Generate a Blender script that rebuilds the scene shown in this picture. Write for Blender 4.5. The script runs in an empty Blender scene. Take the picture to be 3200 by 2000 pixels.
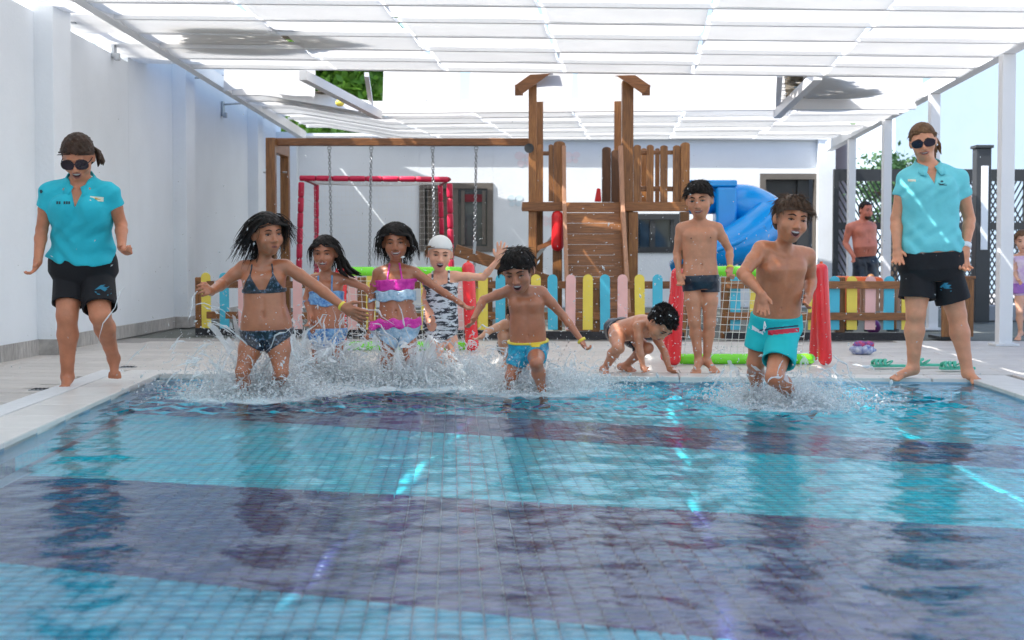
import bpy, math, random
import numpy as np
from mathutils import Vector, Matrix, noise as mnoise
from mathutils.bvhtree import BVHTree

SC = bpy.context.scene
COL = SC.collection
rnd = random.Random(7)
NR = np.random.RandomState(11)

# ------------------------------------------------------------------ camera
PITCH = math.atan(180 / 4500.0)
YAW = math.atan(30 / 4500.0)
CAMZ = 0.77
cd = bpy.data.cameras.new('camera')
cam = bpy.data.objects.new('camera', cd)
COL.objects.link(cam)
cam.location = (0, 0, CAMZ)
cam.rotation_euler = (math.pi / 2 - PITCH, 0, -YAW)
cd.sensor_width = 36.0
cd.lens = 4500 / 3200 * 36
cd.clip_start = 0.05
cd.clip_end = 600
cd.dof.use_dof = True
cd.dof.focus_distance = 9.2
cd.dof.aperture_fstop = 4.0
SC.camera = cam
CR = cam.rotation_euler.to_matrix()

# ------------------------------------------------------------------ light
SUN = Vector((0.60, 0.22, -0.77)).normalized()      # the way the light travels
w = bpy.data.worlds.new('World')
SC.world = w
w.use_nodes = True
nt = w.node_tree
bg = nt.nodes['Background']
sky = nt.nodes.new('ShaderNodeTexSky')
sky.sky_type = 'NISHITA'
sky.sun_disc = False
sky.sun_elevation = math.asin(-SUN.z)
sky.sun_rotation = math.atan2(-SUN.x, -SUN.y)
sky.air_density = 1.0
sky.dust_density = 1.5
sky.ozone_density = 1.2
nt.links.new(sky.outputs[0], bg.inputs[0])
bg.inputs[1].default_value = 0.15
sd = bpy.data.lights.new('sun', 'SUN')
sun = bpy.data.objects.new('sun', sd)
COL.objects.link(sun)
sd.energy = 4.6
sd.angle = math.radians(0.5)
sd.color = (1.0, 0.97, 0.93)
sun.rotation_euler = SUN.to_track_quat('-Z', 'Y').to_euler()
sun.location = (-8, -4, 12)
SC.view_settings.view_transform = 'Standard'
SC.view_settings.look = 'None'
SC.view_settings.gamma = 1
SC.view_settings.use_curve_mapping = False
SC.view_settings.exposure = 1.05
SC.render.engine = 'CYCLES'
SC.cycles.max_bounces = 10
SC.cycles.transparent_max_bounces = 24
SC.cycles.use_denoising = True
SC.cycles.sample_clamp_indirect = 6.0


def K(px, py, D):
    """world point at depth Y=D seen at full-resolution photo pixel (px, py)"""
    d = CR @ Vector(((px - 1600) / 4500.0, (1000 - py) / 4500.0, -1.0))
    return Vector((0, 0, CAMZ)) + d * (D / d.y)


def U(u, v, D):
    return K(u * 1.32286, v * 1.32286, D)


def G(u, v, z):
    """world point at height z seen at (u, v) of the 2419 px wide view"""
    d = CR @ Vector(((u * 1.32286 - 1600) / 4500.0, (1000 - v * 1.32286) / 4500.0, -1.0))
    return Vector((0, 0, CAMZ)) + d * ((z - CAMZ) / d.z)


# ------------------------------------------------------------------ materials
MATS = {}


def mat(name, col, rough=0.6, vary=0.0, scale=6.0, bump=0.0, bscale=60.0, metal=0.0, spec=0.5,
        tone=0.0, coat=0.0, sss=0.0, world=False, stretch=None, col2=None, transl=0.0, emit=0.0):
    """procedural principled material: noise mottling between col and col2, per-object tone, fine bump"""
    if name in MATS:
        return MATS[name]
    m = bpy.data.materials.new(name)
    m.use_nodes = True
    t = m.node_tree
    b = t.nodes['Principled BSDF']
    L = t.links.new
    N = t.nodes.new
    b.inputs['Roughness'].default_value = rough
    b.inputs['Metallic'].default_value = metal
    b.inputs['Specular IOR Level'].default_value = spec
    b.inputs['Coat Weight'].default_value = coat
    b.inputs['Coat Roughness'].default_value = 0.15
    if sss:
        b.inputs['Subsurface Weight'].default_value = sss
        b.inputs['Subsurface Radius'].default_value = (0.012, 0.005, 0.003)
        b.inputs['Subsurface Scale'].default_value = 1.0
    tc = N('ShaderNodeTexCoord')
    src = tc.outputs['Object']
    if world:
        src = N('ShaderNodeNewGeometry').outputs['Position']
    if stretch:
        mp = N('ShaderNodeMapping')
        mp.inputs['Scale'].default_value = stretch
        L(src, mp.inputs[0])
        src = mp.outputs[0]
    out = None
    c = (*col, 1)
    if vary or col2:
        n = N('ShaderNodeTexNoise')
        n.inputs['Scale'].default_value = scale
        n.inputs['Detail'].default_value = 6
        n.inputs['Roughness'].default_value = 0.6
        L(src, n.inputs['Vector'])
        r = N('ShaderNodeValToRGB')
        r.color_ramp.elements[0].position = 0.32
        r.color_ramp.elements[1].position = 0.68
        if col2:
            r.color_ramp.elements[0].color = c
            r.color_ramp.elements[1].color = (*col2, 1)
        else:
            r.color_ramp.elements[0].color = (*[x * (1 - vary) for x in col], 1)
            r.color_ramp.elements[1].color = (*[min(1, x * (1 + vary)) for x in col], 1)
        L(n.outputs['Fac'], r.inputs[0])
        out = r.outputs[0]
    if tone:
        oi = N('ShaderNodeObjectInfo')
        mr = N('ShaderNodeMapRange')
        mr.inputs['To Min'].default_value = 1 - tone
        mr.inputs['To Max'].default_value = 1 + tone
        L(oi.outputs['Random'], mr.inputs['Value'])
        mx = N('ShaderNodeMix')
        mx.data_type = 'RGBA'
        mx.blend_type = 'MULTIPLY'
        mx.inputs[0].default_value = 1
        if out:
            L(out, mx.inputs[6])
        else:
            mx.inputs[6].default_value = c
        L(mr.outputs[0], mx.inputs[7])
        out = mx.outputs[2]
    if out:
        L(out, b.inputs['Base Color'])
    else:
        b.inputs['Base Color'].default_value = c
    if bump:
        n2 = N('ShaderNodeTexNoise')
        n2.inputs['Scale'].default_value = bscale
        n2.inputs['Detail'].default_value = 4
        L(src, n2.inputs['Vector'])
        bp = N('ShaderNodeBump')
        bp.inputs['Strength'].default_value = bump
        bp.inputs['Distance'].default_value = 0.01
        L(n2.outputs['Fac'], bp.inputs['Height'])
        L(bp.outputs[0], b.inputs['Normal'])
    if transl:
        tr = N('ShaderNodeBsdfTranslucent')
        if out:
            L(out, tr.inputs[0])
        else:
            tr.inputs[0].default_value = c
        ms = N('ShaderNodeMixShader')
        ms.inputs[0].default_value = transl
        L(b.outputs[0], ms.inputs[1])
        L(tr.outputs[0], ms.inputs[2])
        L(ms.outputs[0], t.nodes['Material Output'].inputs['Surface'])
    if emit:
        b.inputs['Emission Color'].default_value = c
        b.inputs['Emission Strength'].default_value = emit
    MATS[name] = m
    return m


M = {}
M['wall'] = mat('wall_plaster', (0.78, 0.82, 0.86), 0.85, vary=0.03, scale=1.3, bump=0.25, bscale=30)
M['white'] = mat('white_paint', (0.80, 0.80, 0.80), 0.45, vary=0.02, scale=3)
M['fabric'] = mat('awning_fabric', (0.86, 0.85, 0.82), 0.9, vary=0.03, scale=2.0, bump=0.2, bscale=20, transl=0.42)
M['fabric2'] = mat('awning_shade_layer', (0.88, 0.88, 0.88), 0.9, vary=0.02, scale=2.0, transl=0.60)  # extra layer added to dim alternate awning bands
M['flake'] = mat('brown_grey_flakes', (0.24, 0.19, 0.12), 0.9, col2=(0.45, 0.40, 0.32), scale=14, transl=0.2)  # brown-grey flakes making darker patches on the awnings
M['steel'] = mat('galvanised_steel', (0.42, 0.44, 0.46), 0.35, metal=0.9, vary=0.1, scale=40)
M['deck'] = mat('deck_tile', (0.50, 0.46, 0.42), 0.5, col2=(0.66, 0.62, 0.58), scale=7, stretch=(1, 7, 1),
                tone=0.07, bump=0.15, bscale=50)
M['grout'] = mat('deck_grout', (0.36, 0.34, 0.32), 0.9, vary=0.1, scale=20)
M['coping'] = mat('coping_stone', (0.66, 0.64, 0.61), 0.4, vary=0.05, scale=8, tone=0.04, bump=0.1)
M['grate'] = mat('drain_grating_plastic', (0.82, 0.82, 0.82), 0.5, vary=0.04, scale=20)
M['skirt'] = mat('skirting_tile', (0.30, 0.28, 0.27), 0.6, col2=(0.52, 0.50, 0.47), scale=9, stretch=(1, 3, 1), tone=0.12)
M['rubber'] = mat('dark_rubber', (0.035, 0.035, 0.04), 0.85, vary=0.3, scale=60)
M['turf'] = mat('playground_turf', (0.16, 0.17, 0.15), 0.95, vary=0.35, scale=80, bump=0.5, bscale=200)
M['ground'] = mat('ground_paving', (0.42, 0.41, 0.40), 0.8, vary=0.1, scale=3)
M['wood'] = mat('stained_pine', (0.16, 0.058, 0.015), 0.42, col2=(0.36, 0.155, 0.042), scale=9, stretch=(9, 9, 0.7),
                tone=0.22, bump=0.2, bscale=12, coat=0.15)
M['woodh'] = mat('stained_pine_crosswise', (0.14, 0.050, 0.014), 0.42, col2=(0.31, 0.125, 0.036), scale=9,
                 stretch=(0.7, 9, 9), tone=0.2, bump=0.2, bscale=12, coat=0.15)
M['yellow'] = mat('yellow_paint', (0.85, 0.68, 0.10), 0.4, vary=0.05, scale=8)
M['blue'] = mat('blue_paint', (0.07, 0.50, 0.68), 0.4, vary=0.05, scale=8)
M['pink'] = mat('pink_paint', (0.85, 0.50, 0.48), 0.4, vary=0.05, scale=8)
M['red'] = mat('red_vinyl', (0.80, 0.025, 0.035), 0.25, vary=0.1, scale=5, bump=0.35, bscale=9, coat=0.3)
M['green'] = mat('green_vinyl', (0.20, 0.80, 0.03), 0.25, vary=0.08, scale=5, bump=0.3, bscale=9, coat=0.3)
M['pad'] = mat('crimson_padding', (0.66, 0.02, 0.075), 0.4, vary=0.12, scale=6, bump=0.3, bscale=14)
M['padgap'] = mat('crimson_tape', (0.34, 0.012, 0.03), 0.5, vary=0.1)
M['net'] = mat('net_cord', (0.80, 0.80, 0.78), 0.8, vary=0.05)
M['slide'] = mat('blue_plastic', (0.0, 0.34, 0.88), 0.22, vary=0.06, scale=3, coat=0.4)
M['redplastic'] = mat('red_plastic', (0.70, 0.015, 0.02), 0.3, vary=0.06)
M['orange'] = mat('orange_plastic', (0.85, 0.14, 0.02), 0.35, vary=0.06)
M['purple'] = mat('purple_plastic', (0.16, 0.02, 0.20), 0.35, vary=0.06)
M['frame'] = mat('taupe_metal', (0.13, 0.115, 0.10), 0.4, vary=0.08)
M['darkframe'] = mat('charcoal_metal', (0.035, 0.038, 0.042), 0.4, vary=0.1)
M['glass'] = mat('window_glass', (0.05, 0.07, 0.085), 0.06, vary=0.3, scale=1.4)
M['blind'] = mat('blind_slat', (0.20, 0.17, 0.14), 0.6, vary=0.1)
M['redcloth'] = mat('dark_red_cloth', (0.18, 0.02, 0.03), 0.8, vary=0.2)
M['black'] = mat('black_lattice', (0.02, 0.022, 0.024), 0.5, vary=0.1)
M['lamp'] = mat('lamp_diffuser', (0.80, 0.84, 0.88), 0.3, vary=0.02)
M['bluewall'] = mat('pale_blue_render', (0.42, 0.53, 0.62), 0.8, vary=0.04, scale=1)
M['planter'] = mat('grey_render', (0.33, 0.34, 0.36), 0.8, vary=0.1)
M['leaf'] = mat('tree_leaf', (0.035, 0.12, 0.012), 0.55, col2=(0.16, 0.34, 0.03), scale=1.6, transl=0.35)
M['leaf2'] = mat('shrub_leaf', (0.03, 0.08, 0.03), 0.6, col2=(0.09, 0.20, 0.07), scale=1.6, transl=0.3)
M['bark'] = mat('bark', (0.12, 0.08, 0.05), 0.9, vary=0.3, scale=12, bump=0.5)
M['roof'] = mat('clay_roof', (0.26, 0.07, 0.05), 0.8, vary=0.2, scale=10)
M['house'] = mat('pinkish_render', (0.45, 0.22, 0.20), 0.8, vary=0.1)
M['palepink'] = mat('pale_pink_decal', (0.80, 0.73, 0.76), 0.8, vary=0.05)
M['paleblue'] = mat('pale_blue_decal', (0.66, 0.77, 0.84), 0.8, vary=0.05)
M['mint'] = mat('mint_rubber', (0.10, 0.55, 0.38), 0.5, vary=0.06)


# ------------------------------------------------------------------ mesh helpers
class MB:
    def __init__(self):
        self.v = []
        self.f = []

    def add(self, vs, fs):
        o = len(self.v)
        self.v.extend([tuple(p) for p in vs])
        self.f.extend([tuple(i + o for i in q) for q in fs])
        return self

    def box(self, c, s, R=None):
        c = Vector(c)
        vs = []
        for i in (-.5, .5):
            for j in (-.5, .5):
                for k in (-.5, .5):
                    p = Vector((i * s[0], j * s[1], k * s[2]))
                    if R is not None:
                        p = R @ p
                    vs.append(c + p)
        return self.add(vs, [(0, 1, 3, 2), (4, 6, 7, 5), (0, 4, 5, 1), (2, 3, 7, 6), (0, 2, 6, 4), (1, 5, 7, 3)])

    def bar(self, a, b, wx, wz, up=(0, 0, 1)):
        a, b = Vector(a), Vector(b)
        d = (b - a)
        L = d.length
        y = d.normalized()
        up = Vector(up)
        x = y.cross(up)
        if x.length < 1e-4:
            x = y.cross(Vector((0, 1, 0)))
        x.normalize()
        z = x.cross(y)
        R = Matrix((x, y, z)).transposed()
        return self.box((a + b) / 2, (wx, L, wz), R)

    def tube(self, pts, r, n=10, cap=True, flat=None):
        pts = [Vector(p) for p in pts]
        if not hasattr(r, '__len__'):
            r = [r] * len(pts)
        rings = []
        prev = None
        for i, p in enumerate(pts):
            d = (pts[min(i + 1, len(pts) - 1)] - pts[max(i - 1, 0)]).normalized()
            if prev is None:
                a = d.cross(Vector((0, 0, 1)))
                if a.length < 0.05:
                    a = d.cross(Vector((0, 1, 0)))
            else:
                a = prev - d * prev.dot(d)
            a.normalize()
            prev = a
            b = d.cross(a)
            rings.append([p + (a * math.cos(2 * math.pi * k / n) + b * math.sin(2 * math.pi * k / n)) * r[i] for k in range(n)])
        vs = [q for ring in rings for q in ring]
        fs = []
        for i in range(len(pts) - 1):
            for k in range(n):
                fs.append((i * n + k, i * n + (k + 1) % n, (i + 1) * n + (k + 1) % n, (i + 1) * n + k))
        if cap:
            fs.append(tuple(range(n))[::-1])
            fs.append(tuple((len(pts) - 1) * n + k for k in range(n)))
        return self.add(vs, fs)

    def capsule(self, a, b, r, n=16, m=5):
        a, b = Vector(a), Vector(b)
        d = (b - a).normalized()
        pts, rs = [], []
        for i in range(m + 1):
            t = math.pi / 2 * (1 - i / m)
            pts.append(a - d * r * math.sin(t))
            rs.append(max(1e-4, r * math.cos(t)))
        for i in range(m + 1):
            t = math.pi / 2 * i / m
            pts.append(b + d * r * math.sin(t))
            rs.append(max(1e-4, r * math.cos(t)))
        # constant frame
        x = d.cross(Vector((0, 0, 1)))
        if x.length < 0.05:
            x = d.cross(Vector((0, 1, 0)))
        x.normalize()
        y = d.cross(x)
        vs, fs = [], []
        for p, q in zip(pts, rs):
            for k in range(n):
                an = 2 * math.pi * k / n
                vs.append(p + (x * math.cos(an) + y * math.sin(an)) * q)
        for i in range(len(pts) - 1):
            for k in range(n):
                fs.append((i * n + k, i * n + (k + 1) % n, (i + 1) * n + (k + 1) % n, (i + 1) * n + k))
        return self.add(vs, fs)

    def prism(self, poly, thick_vec):
        """extrude polygon (list of points) along thick_vec"""
        t = Vector(thick_vec)
        P = [Vector(p) for p in poly]
        n = len(P)
        vs = P + [p + t for p in P]
        fs = [tuple(range(n))[::-1], tuple(range(n, 2 * n))]
        for i in range(n):
            j = (i + 1) % n
            fs.append((i, j, j + n, i + n))
        return self.add(vs, fs)

    def build(self, name, m, parent=None, smooth=False, bevel=0.0, **tags):
        me = bpy.data.meshes.new(name)
        off = parent_origin(parent)
        V = np.array(self.v, dtype=np.float64).reshape(-1, 3) - np.array(off)
        me.from_pydata(V.tolist(), [], self.f)
        me.update()
        return link_mesh(name, me, m, parent, smooth, bevel, **tags)


def parent_origin(p):
    o = Vector((0, 0, 0))
    while p is not None:
        o += p.location
        p = p.parent
    return o


def link_mesh(name, me, m, parent=None, smooth=False, bevel=0.0, **tags):
    if m is not None:
        for q in (m if isinstance(m, (list, tuple)) else [m]):
            me.materials.append(q)
    if smooth:
        me.polygons.foreach_set('use_smooth', [True] * len(me.polygons))
    o = bpy.data.objects.new(name, me)
    COL.objects.link(o)
    if parent is not None:
        o.parent = parent
    if bevel:
        bm = o.modifiers.new('bevel', 'BEVEL')
        bm.width = bevel
        bm.segments = 2
        bm.limit_method = 'ANGLE'
    for k, v in tags.items():
        o[{'cat': 'category'}.get(k, k)] = v
    return o


def thing(name, loc, label, cat, group=None):
    o = bpy.data.objects.new(name, None)
    COL.objects.link(o)
    o.location = loc
    o.empty_display_size = 0.1
    o['label'] = label
    o['category'] = cat
    if group:
        o['group'] = group
    return o


def dup(o, parent=None, loc=None, **tags):
    c = o.copy()
    COL.objects.link(c)
    c.parent = parent
    if loc is not None:
        c.location = loc
    for k, v in tags.items():
        c[{'cat': 'category'}.get(k, k)] = v
    for ch in list(o.children):
        dup(ch, c)
    return c


def fast_mesh(name, V, F, m, parent=None, smooth=True, **tags):
    """V (n,3) world coords, F (k,3|4) array"""
    V = np.asarray(V, dtype=np.float32) - np.array(parent_origin(parent), dtype=np.float32)
    F = np.asarray(F, dtype=np.int32)
    me = bpy.data.meshes.new(name)
    me.vertices.add(len(V))
    me.vertices.foreach_set('co', V.ravel())
    k = F.shape[1]
    me.loops.add(F.size)
    me.loops.foreach_set('vertex_index', F.ravel())
    me.polygons.add(len(F))
    me.polygons.foreach_set('loop_start', np.arange(len(F), dtype=np.int32) * k)
    me.polygons.foreach_set('loop_total', np.full(len(F), k, dtype=np.int32))
    me.update(calc_edges=True)
    return link_mesh(name, me, m, parent, smooth, **tags)
# ================================================================== SETTING
# ---- pool outline (floor edges run slightly apart)
def xl(y): return -2.10 - 0.0646 * (y - 6.02)
def xr(y): return 2.97 + 0.077 * (y - 8.19)
YN = 0.9
def yfar(x): return 9.87 - 0.094 * (x + 2.35)
WZ = -0.022          # water level
FZ = -0.15           # floor level


def pool_pt(s, t):
    """s across 0..1, t from near to far 0..1"""
    # solve far y at this s
    y = 9.6
    for _ in range(4):
        x = xl(y) + (xr(y) - xl(y)) * s
        y = YN + (yfar(x) - YN) * t
    return Vector((xl(y) + (xr(y) - xl(y)) * s, y, 0))


# ---- ground sheet far below and around (with a hole for the pool)
def ring_sheet(name, outer, inner, z, m, **tags):
    b = MB()
    n = len(outer)
    vs = [Vector((p[0], p[1], z)) for p in outer] + [Vector((p[0], p[1], z)) for p in inner]
    b.add(vs, [(i, (i + 1) % n, n + (i + 1) % n, n + i) for i in range(n)])
    return b.build(name, m, **tags)


P00, P10, P11, P01 = pool_pt(0, 0), pool_pt(1, 0), pool_pt(1, 1), pool_pt(0, 1)
inner = [P00, P10, P11, P01]
ring_sheet('ground', [(-120, -60), (120, -60), (120, 320), (-120, 320)],
           [(P00.x - .05, P00.y - .05), (P10.x + .05, P10.y - .05), (P11.x + .05, P11.y + .05), (P01.x - .05, P01.y + .05)],
           -0.030, M['ground'], kind='structure')

# deck: grout bed + individual tiles
deck = MB()
o4 = [(-3.86, -1.0), (7.5, -1.0), (7.9, 14.05), (-3.86, 14.9)]
vs = [Vector((p[0], p[1], -0.012)) for p in o4] + [Vector((p.x, p.y, -0.012)) for p in inner]
deck.add(vs, [(i, (i + 1) % 4, 4 + (i + 1) % 4, 4 + i) for i in range(4)])
deck = deck.build('deck', M['grout'], kind='structure')
ang = math.radians(-4.5)
ca, sa = math.cos(ang), math.sin(ang)
TW, TL = 0.90, 0.30
tile_me = {}
def tile_mesh(key, w_, l_, h_, m):
    if key not in tile_me:
        bv = 0.004
        b = MB()
        for (x, y, z, q) in ((w_ / 2, l_ / 2, -h_, 0), (w_ / 2, l_ / 2, -bv, 1), (w_ / 2 - bv, l_ / 2 - bv, 0, 2)):
            b.v += [(-x, -y, z), (x, -y, z), (x, y, z), (-x, y, z)]
        for lv in (0, 4):
            for i in range(4):
                j = (i + 1) % 4
                b.f.append((lv + i, lv + j, lv + 4 + j, lv + 4 + i))
        b.f.append((8, 9, 10, 11))
        me = bpy.data.meshes.new(key)
        me.from_pydata(b.v, [], b.f)
        me.materials.append(m)
        tile_me[key] = me
    return tile_me[key]


def outside_pool(x, y, d):
    return not (xl(y) - d < x < xr(y) + d and YN - d < y < yfar(x) + d)


cnt = 0
far_tiles = MB()
for j in range(0, 62):
    for i in range(-9, 12):
        lx = i * (TW + .006) + (0.45 if j % 2 else 0)
        ly = j * (TL + .006) - 2
        x = lx * ca - ly * sa * 0 + 0.09 * 0 + lx * 0
        x = lx * ca - ly * sa + 0.0
        y = lx * sa + ly * ca
        if x < -4.30 or x > 7.2 or y < -0.5 or y > 13.95:
            continue
        ok = True
        for (dx, dy) in ((-TW / 2, -TL / 2), (TW / 2, -TL / 2), (-TW / 2, TL / 2), (TW / 2, TL / 2), (0, 0)):
            if not outside_pool(x + dx, y + dy, 0.34 if x > -1 or y > 9.8 else 0.47):
                ok = False
        if not ok:
            e_ = xl(y) - .475
            w_ = e_ - (x - TW / 2)
            if x < 0 and .1 < w_ and outside_pool(x - TW / 2, y, .5):
                far_tiles.box((x - TW / 2 + w_ / 2, y, -0.0055), (w_, TL - .01, 0.011))
            e_ = xr(y) + .31
            w_ = (x + TW / 2) - e_
            if x > 2 and .1 < w_ and outside_pool(x + TW / 2, y, .34) and y < 9.3:
                far_tiles.box((x + TW / 2 - w_ / 2, y, -0.0055), (w_, TL - .01, 0.011))
            continue
        visible = abs((x) / max(y, .1)) < 0.42 and y > 4.5
        if visible and cnt < 300:
            t = bpy.data.objects.new('tile', tile_mesh('deck_tile_mesh', TW, TL, 0.011, M['deck']))
            COL.objects.link(t)
            t.parent = deck
            t.location = (x, y, rnd.uniform(-.0007, .0007))
            t.rotation_euler = (0, 0, ang)
            cnt += 1
        else:
            far_tiles.box((x, y, -0.0055), (TW, TL, 0.011), Matrix.Rotation(ang, 3, 'Z'))
far_tiles.build('tile_field', M['deck'], deck, kind='stuff')

# playground floor beyond the deck, terrace on the right
b = MB()
b.add([(-3.86, 14.9, -.016), (7.9, 14.05, -.016), (9.2, 25, -.016), (-3.86, 25, -.016)], [(0, 1, 2, 3)])
b.build('playground_floor', M['turf'], kind='structure')
b = MB()
b.add([(7.9, -1, -.014), (60, -1, -.014), (60, 40, -.014), (9.2, 40, -.014), (9.2, 25, -.014), (7.9, 14.05, -.014)], [(0, 1, 2, 3, 4, 5)])
b.build('terrace', M['ground'], kind='structure')

# coping blocks round the pool + drain grating on the left
cop = thing('pool_coping', (0, 9.9, 0), 'pale beige stone coping running round the shallow pool', 'pool edge')
def coping_run(a, b_, nrm, width, n, m, nm, zt, gap=.006, parent=None, zb=-.03):
    a, b_ = Vector(a), Vector(b_)
    nrm = Vector(nrm)
    for i in range(n):
        p = a.lerp(b_, i / n) ; q = a.lerp(b_, (i + 1) / n)
        d = (q - p).normalized() * gap / 2
        p += d; q -= d
        mb = MB()
        mb.prism([Vector((p.x, p.y, zb)), Vector((q.x, q.y, zb)), Vector((q.x + nrm.x * width, q.y + nrm.y * width, zb)),
                  Vector((p.x + nrm.x * width, p.y + nrm.y * width, zb))], (0, 0, zt - zb))
        mb.build(nm, m, parent, bevel=0.006 if nm == 'coping_stone' else 0)
def pl(y, off): return (xl(y) - off, y, 0)
coping_run(pl(YN - .3, 0), pl(yfar(-2.35), 0), (-1, -.06, 0), 0.30, 17, M['coping'], 'coping_stone', 0.012, parent=cop)
coping_run((P01.x - .30, P01.y, 0), (P11.x + .3, P11.y - .02, 0), (.09, 1, 0), 0.30, 11, M['coping'], 'coping_stone', 0.012, parent=cop)
coping_run((xr(YN - .3), YN - .3, 0), (P11.x, P11.y, 0), (1, -.07, 0), 0.30, 17, M['coping'], 'coping_stone', 0.012, parent=cop)
coping_run((P00.x, P00.y, 0), (P10.x, P10.y, 0), (0, -1, 0), 0.30, 8, M['coping'], 'coping_stone', 0.012, parent=cop)
gr = thing('drain_grating', (xl(5) - .4, 5, 0), 'white plastic overflow grating strip along the left pool edge', 'grating')
g0, g1 = Vector(pl(2.0, 0.31)), Vector(pl(10.2, 0.31))
mb = MB(); mb.prism([g0 + Vector((0, 0, -.02)), g1 + Vector((0, 0, -.02)), g1 + Vector((-.16, 0, -.02)), g0 + Vector((-.16, 0, -.02))], (0, 0, .022))
mb.build('channel', M['grate'], gr)
mb = MB()
for i in range(380):
    p = g0.lerp(g1, (i + .5) / 380)
    mb.box((p.x - .08, p.y, .006), (.15, .012, .010))
mb.build('grating_bars', M['grate'], gr, kind='stuff')
# small dark gullies in the deck
for k, (u, v) in enumerate(((95, 921), (302, 868))):
    p = G(u, v, 0)
    g = thing('floor_drain', p, ['dark square floor drain left of the nearer bare foot of the woman', 'dark floor drain beside the raised foot of the woman'][k], 'drain', 'floor drains in the left deck')
    MB().box((p.x, p.y, .003), (.11, .11, .006)).build('drain_frame', M['steel'], g)
    m_ = MB()
    for q in range(4): m_.box((p.x - .036 + q * .024, p.y, .007), (.012, .09, .004))
    m_.build('drain_slots', M['rubber'], g)

# ---- pool shell, tiled floor
shell = MB()
c = [Vector((p.x, p.y, 0)) for p in inner]
z0, z1 = FZ - .02, 0.0
vs = [Vector((p.x, p.y, z0)) for p in c] + [Vector((p.x, p.y, -.012)) for p in c]
shell.add(vs, [(0, 1, 2, 3)] + [(i, (i + 1) % 4, 4 + (i + 1) % 4, 4 + i) for i in range(4)])
M['poolgrout'] = mat('pool_grout', (0.30, 0.47, 0.60), 0.6, vary=0.08, scale=12)
shell = shell.build('pool_shell', M['poolgrout'], kind='structure')
g2 = lambda u, v: G(u, v, FZ).to_2d()
E1a, E1b = g2(350, 980), g2(2419, 1110)
E2a, E2b = g2(0, 1120), g2(2419, 1250)
E3a, E3b = g2(0, 1330), g2(1600, 1500)
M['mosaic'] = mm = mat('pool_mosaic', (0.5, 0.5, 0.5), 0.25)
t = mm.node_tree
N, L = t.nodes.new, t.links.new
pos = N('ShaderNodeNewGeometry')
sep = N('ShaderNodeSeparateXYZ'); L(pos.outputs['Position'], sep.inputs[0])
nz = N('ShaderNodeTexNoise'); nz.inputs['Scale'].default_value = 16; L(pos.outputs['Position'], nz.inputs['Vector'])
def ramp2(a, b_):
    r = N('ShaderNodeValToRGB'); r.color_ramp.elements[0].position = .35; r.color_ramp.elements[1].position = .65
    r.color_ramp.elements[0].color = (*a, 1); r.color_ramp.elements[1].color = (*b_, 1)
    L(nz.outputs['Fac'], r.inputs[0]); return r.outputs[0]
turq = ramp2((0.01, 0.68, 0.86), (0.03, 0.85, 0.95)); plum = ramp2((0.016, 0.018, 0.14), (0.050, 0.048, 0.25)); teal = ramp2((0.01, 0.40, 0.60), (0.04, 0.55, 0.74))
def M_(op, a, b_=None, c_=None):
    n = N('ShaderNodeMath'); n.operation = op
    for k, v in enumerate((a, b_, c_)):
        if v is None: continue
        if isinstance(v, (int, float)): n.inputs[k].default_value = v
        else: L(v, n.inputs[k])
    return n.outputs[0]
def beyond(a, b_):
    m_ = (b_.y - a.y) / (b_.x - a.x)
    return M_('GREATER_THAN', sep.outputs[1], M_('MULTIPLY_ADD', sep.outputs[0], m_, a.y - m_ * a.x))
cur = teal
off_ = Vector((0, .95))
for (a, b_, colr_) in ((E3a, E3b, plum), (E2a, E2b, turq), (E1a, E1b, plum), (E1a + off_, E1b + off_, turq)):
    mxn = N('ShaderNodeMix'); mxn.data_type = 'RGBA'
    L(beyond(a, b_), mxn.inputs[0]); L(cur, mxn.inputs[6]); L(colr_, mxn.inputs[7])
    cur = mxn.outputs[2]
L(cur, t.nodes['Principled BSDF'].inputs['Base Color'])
TS = 0.062
V, F, MI = [], [], []
single = []
for j in range(160):
    for i in range(-45, 60):
        x = i * TS + 0.03 * 0 ; y = 0.95 + j * TS
        xx = x - 0.035 * (y - 5)
        if xx - TS / 2 < xl(y) or xx + TS / 2 > xr(y) or y + TS / 2 > yfar(xx) or y < YN + TS / 2:
            continue
        bnd = 0
        if 3.35 < y < 4.6 and 0.3 < xx < 1.05 and len(single) < 290:
            single.append((xx, y, bnd))
            continue
        h = (TS - 0.0065) / 2
        zt = FZ + 0.002 + NR.uniform(-.0006, .0006)
        o = len(V)
        V += [(xx - h, y - h, FZ - .019), (xx + h, y - h, FZ - .019), (xx + h, y + h, FZ - .019), (xx - h, y + h, FZ - .019),
              (xx - h, y - h, zt), (xx + h, y - h, zt), (xx + h, y + h, zt), (xx - h, y + h, zt)]
        F += [(o + 4, o + 5, o + 6, o + 7), (o, o + 1, o + 5, o + 4), (o + 1, o + 2, o + 6, o + 5), (o + 2, o + 3, o + 7, o + 6), (o + 3, o, o + 4, o + 7)]
        MI += [bnd] * 5
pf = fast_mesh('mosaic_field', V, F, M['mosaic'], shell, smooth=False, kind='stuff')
tile_mesh('mosaic0', TS - .0065, TS - .0065, .019, M['mosaic'])
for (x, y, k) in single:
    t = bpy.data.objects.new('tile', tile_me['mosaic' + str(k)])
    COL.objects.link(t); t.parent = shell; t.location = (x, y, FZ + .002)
mb = MB()
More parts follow.
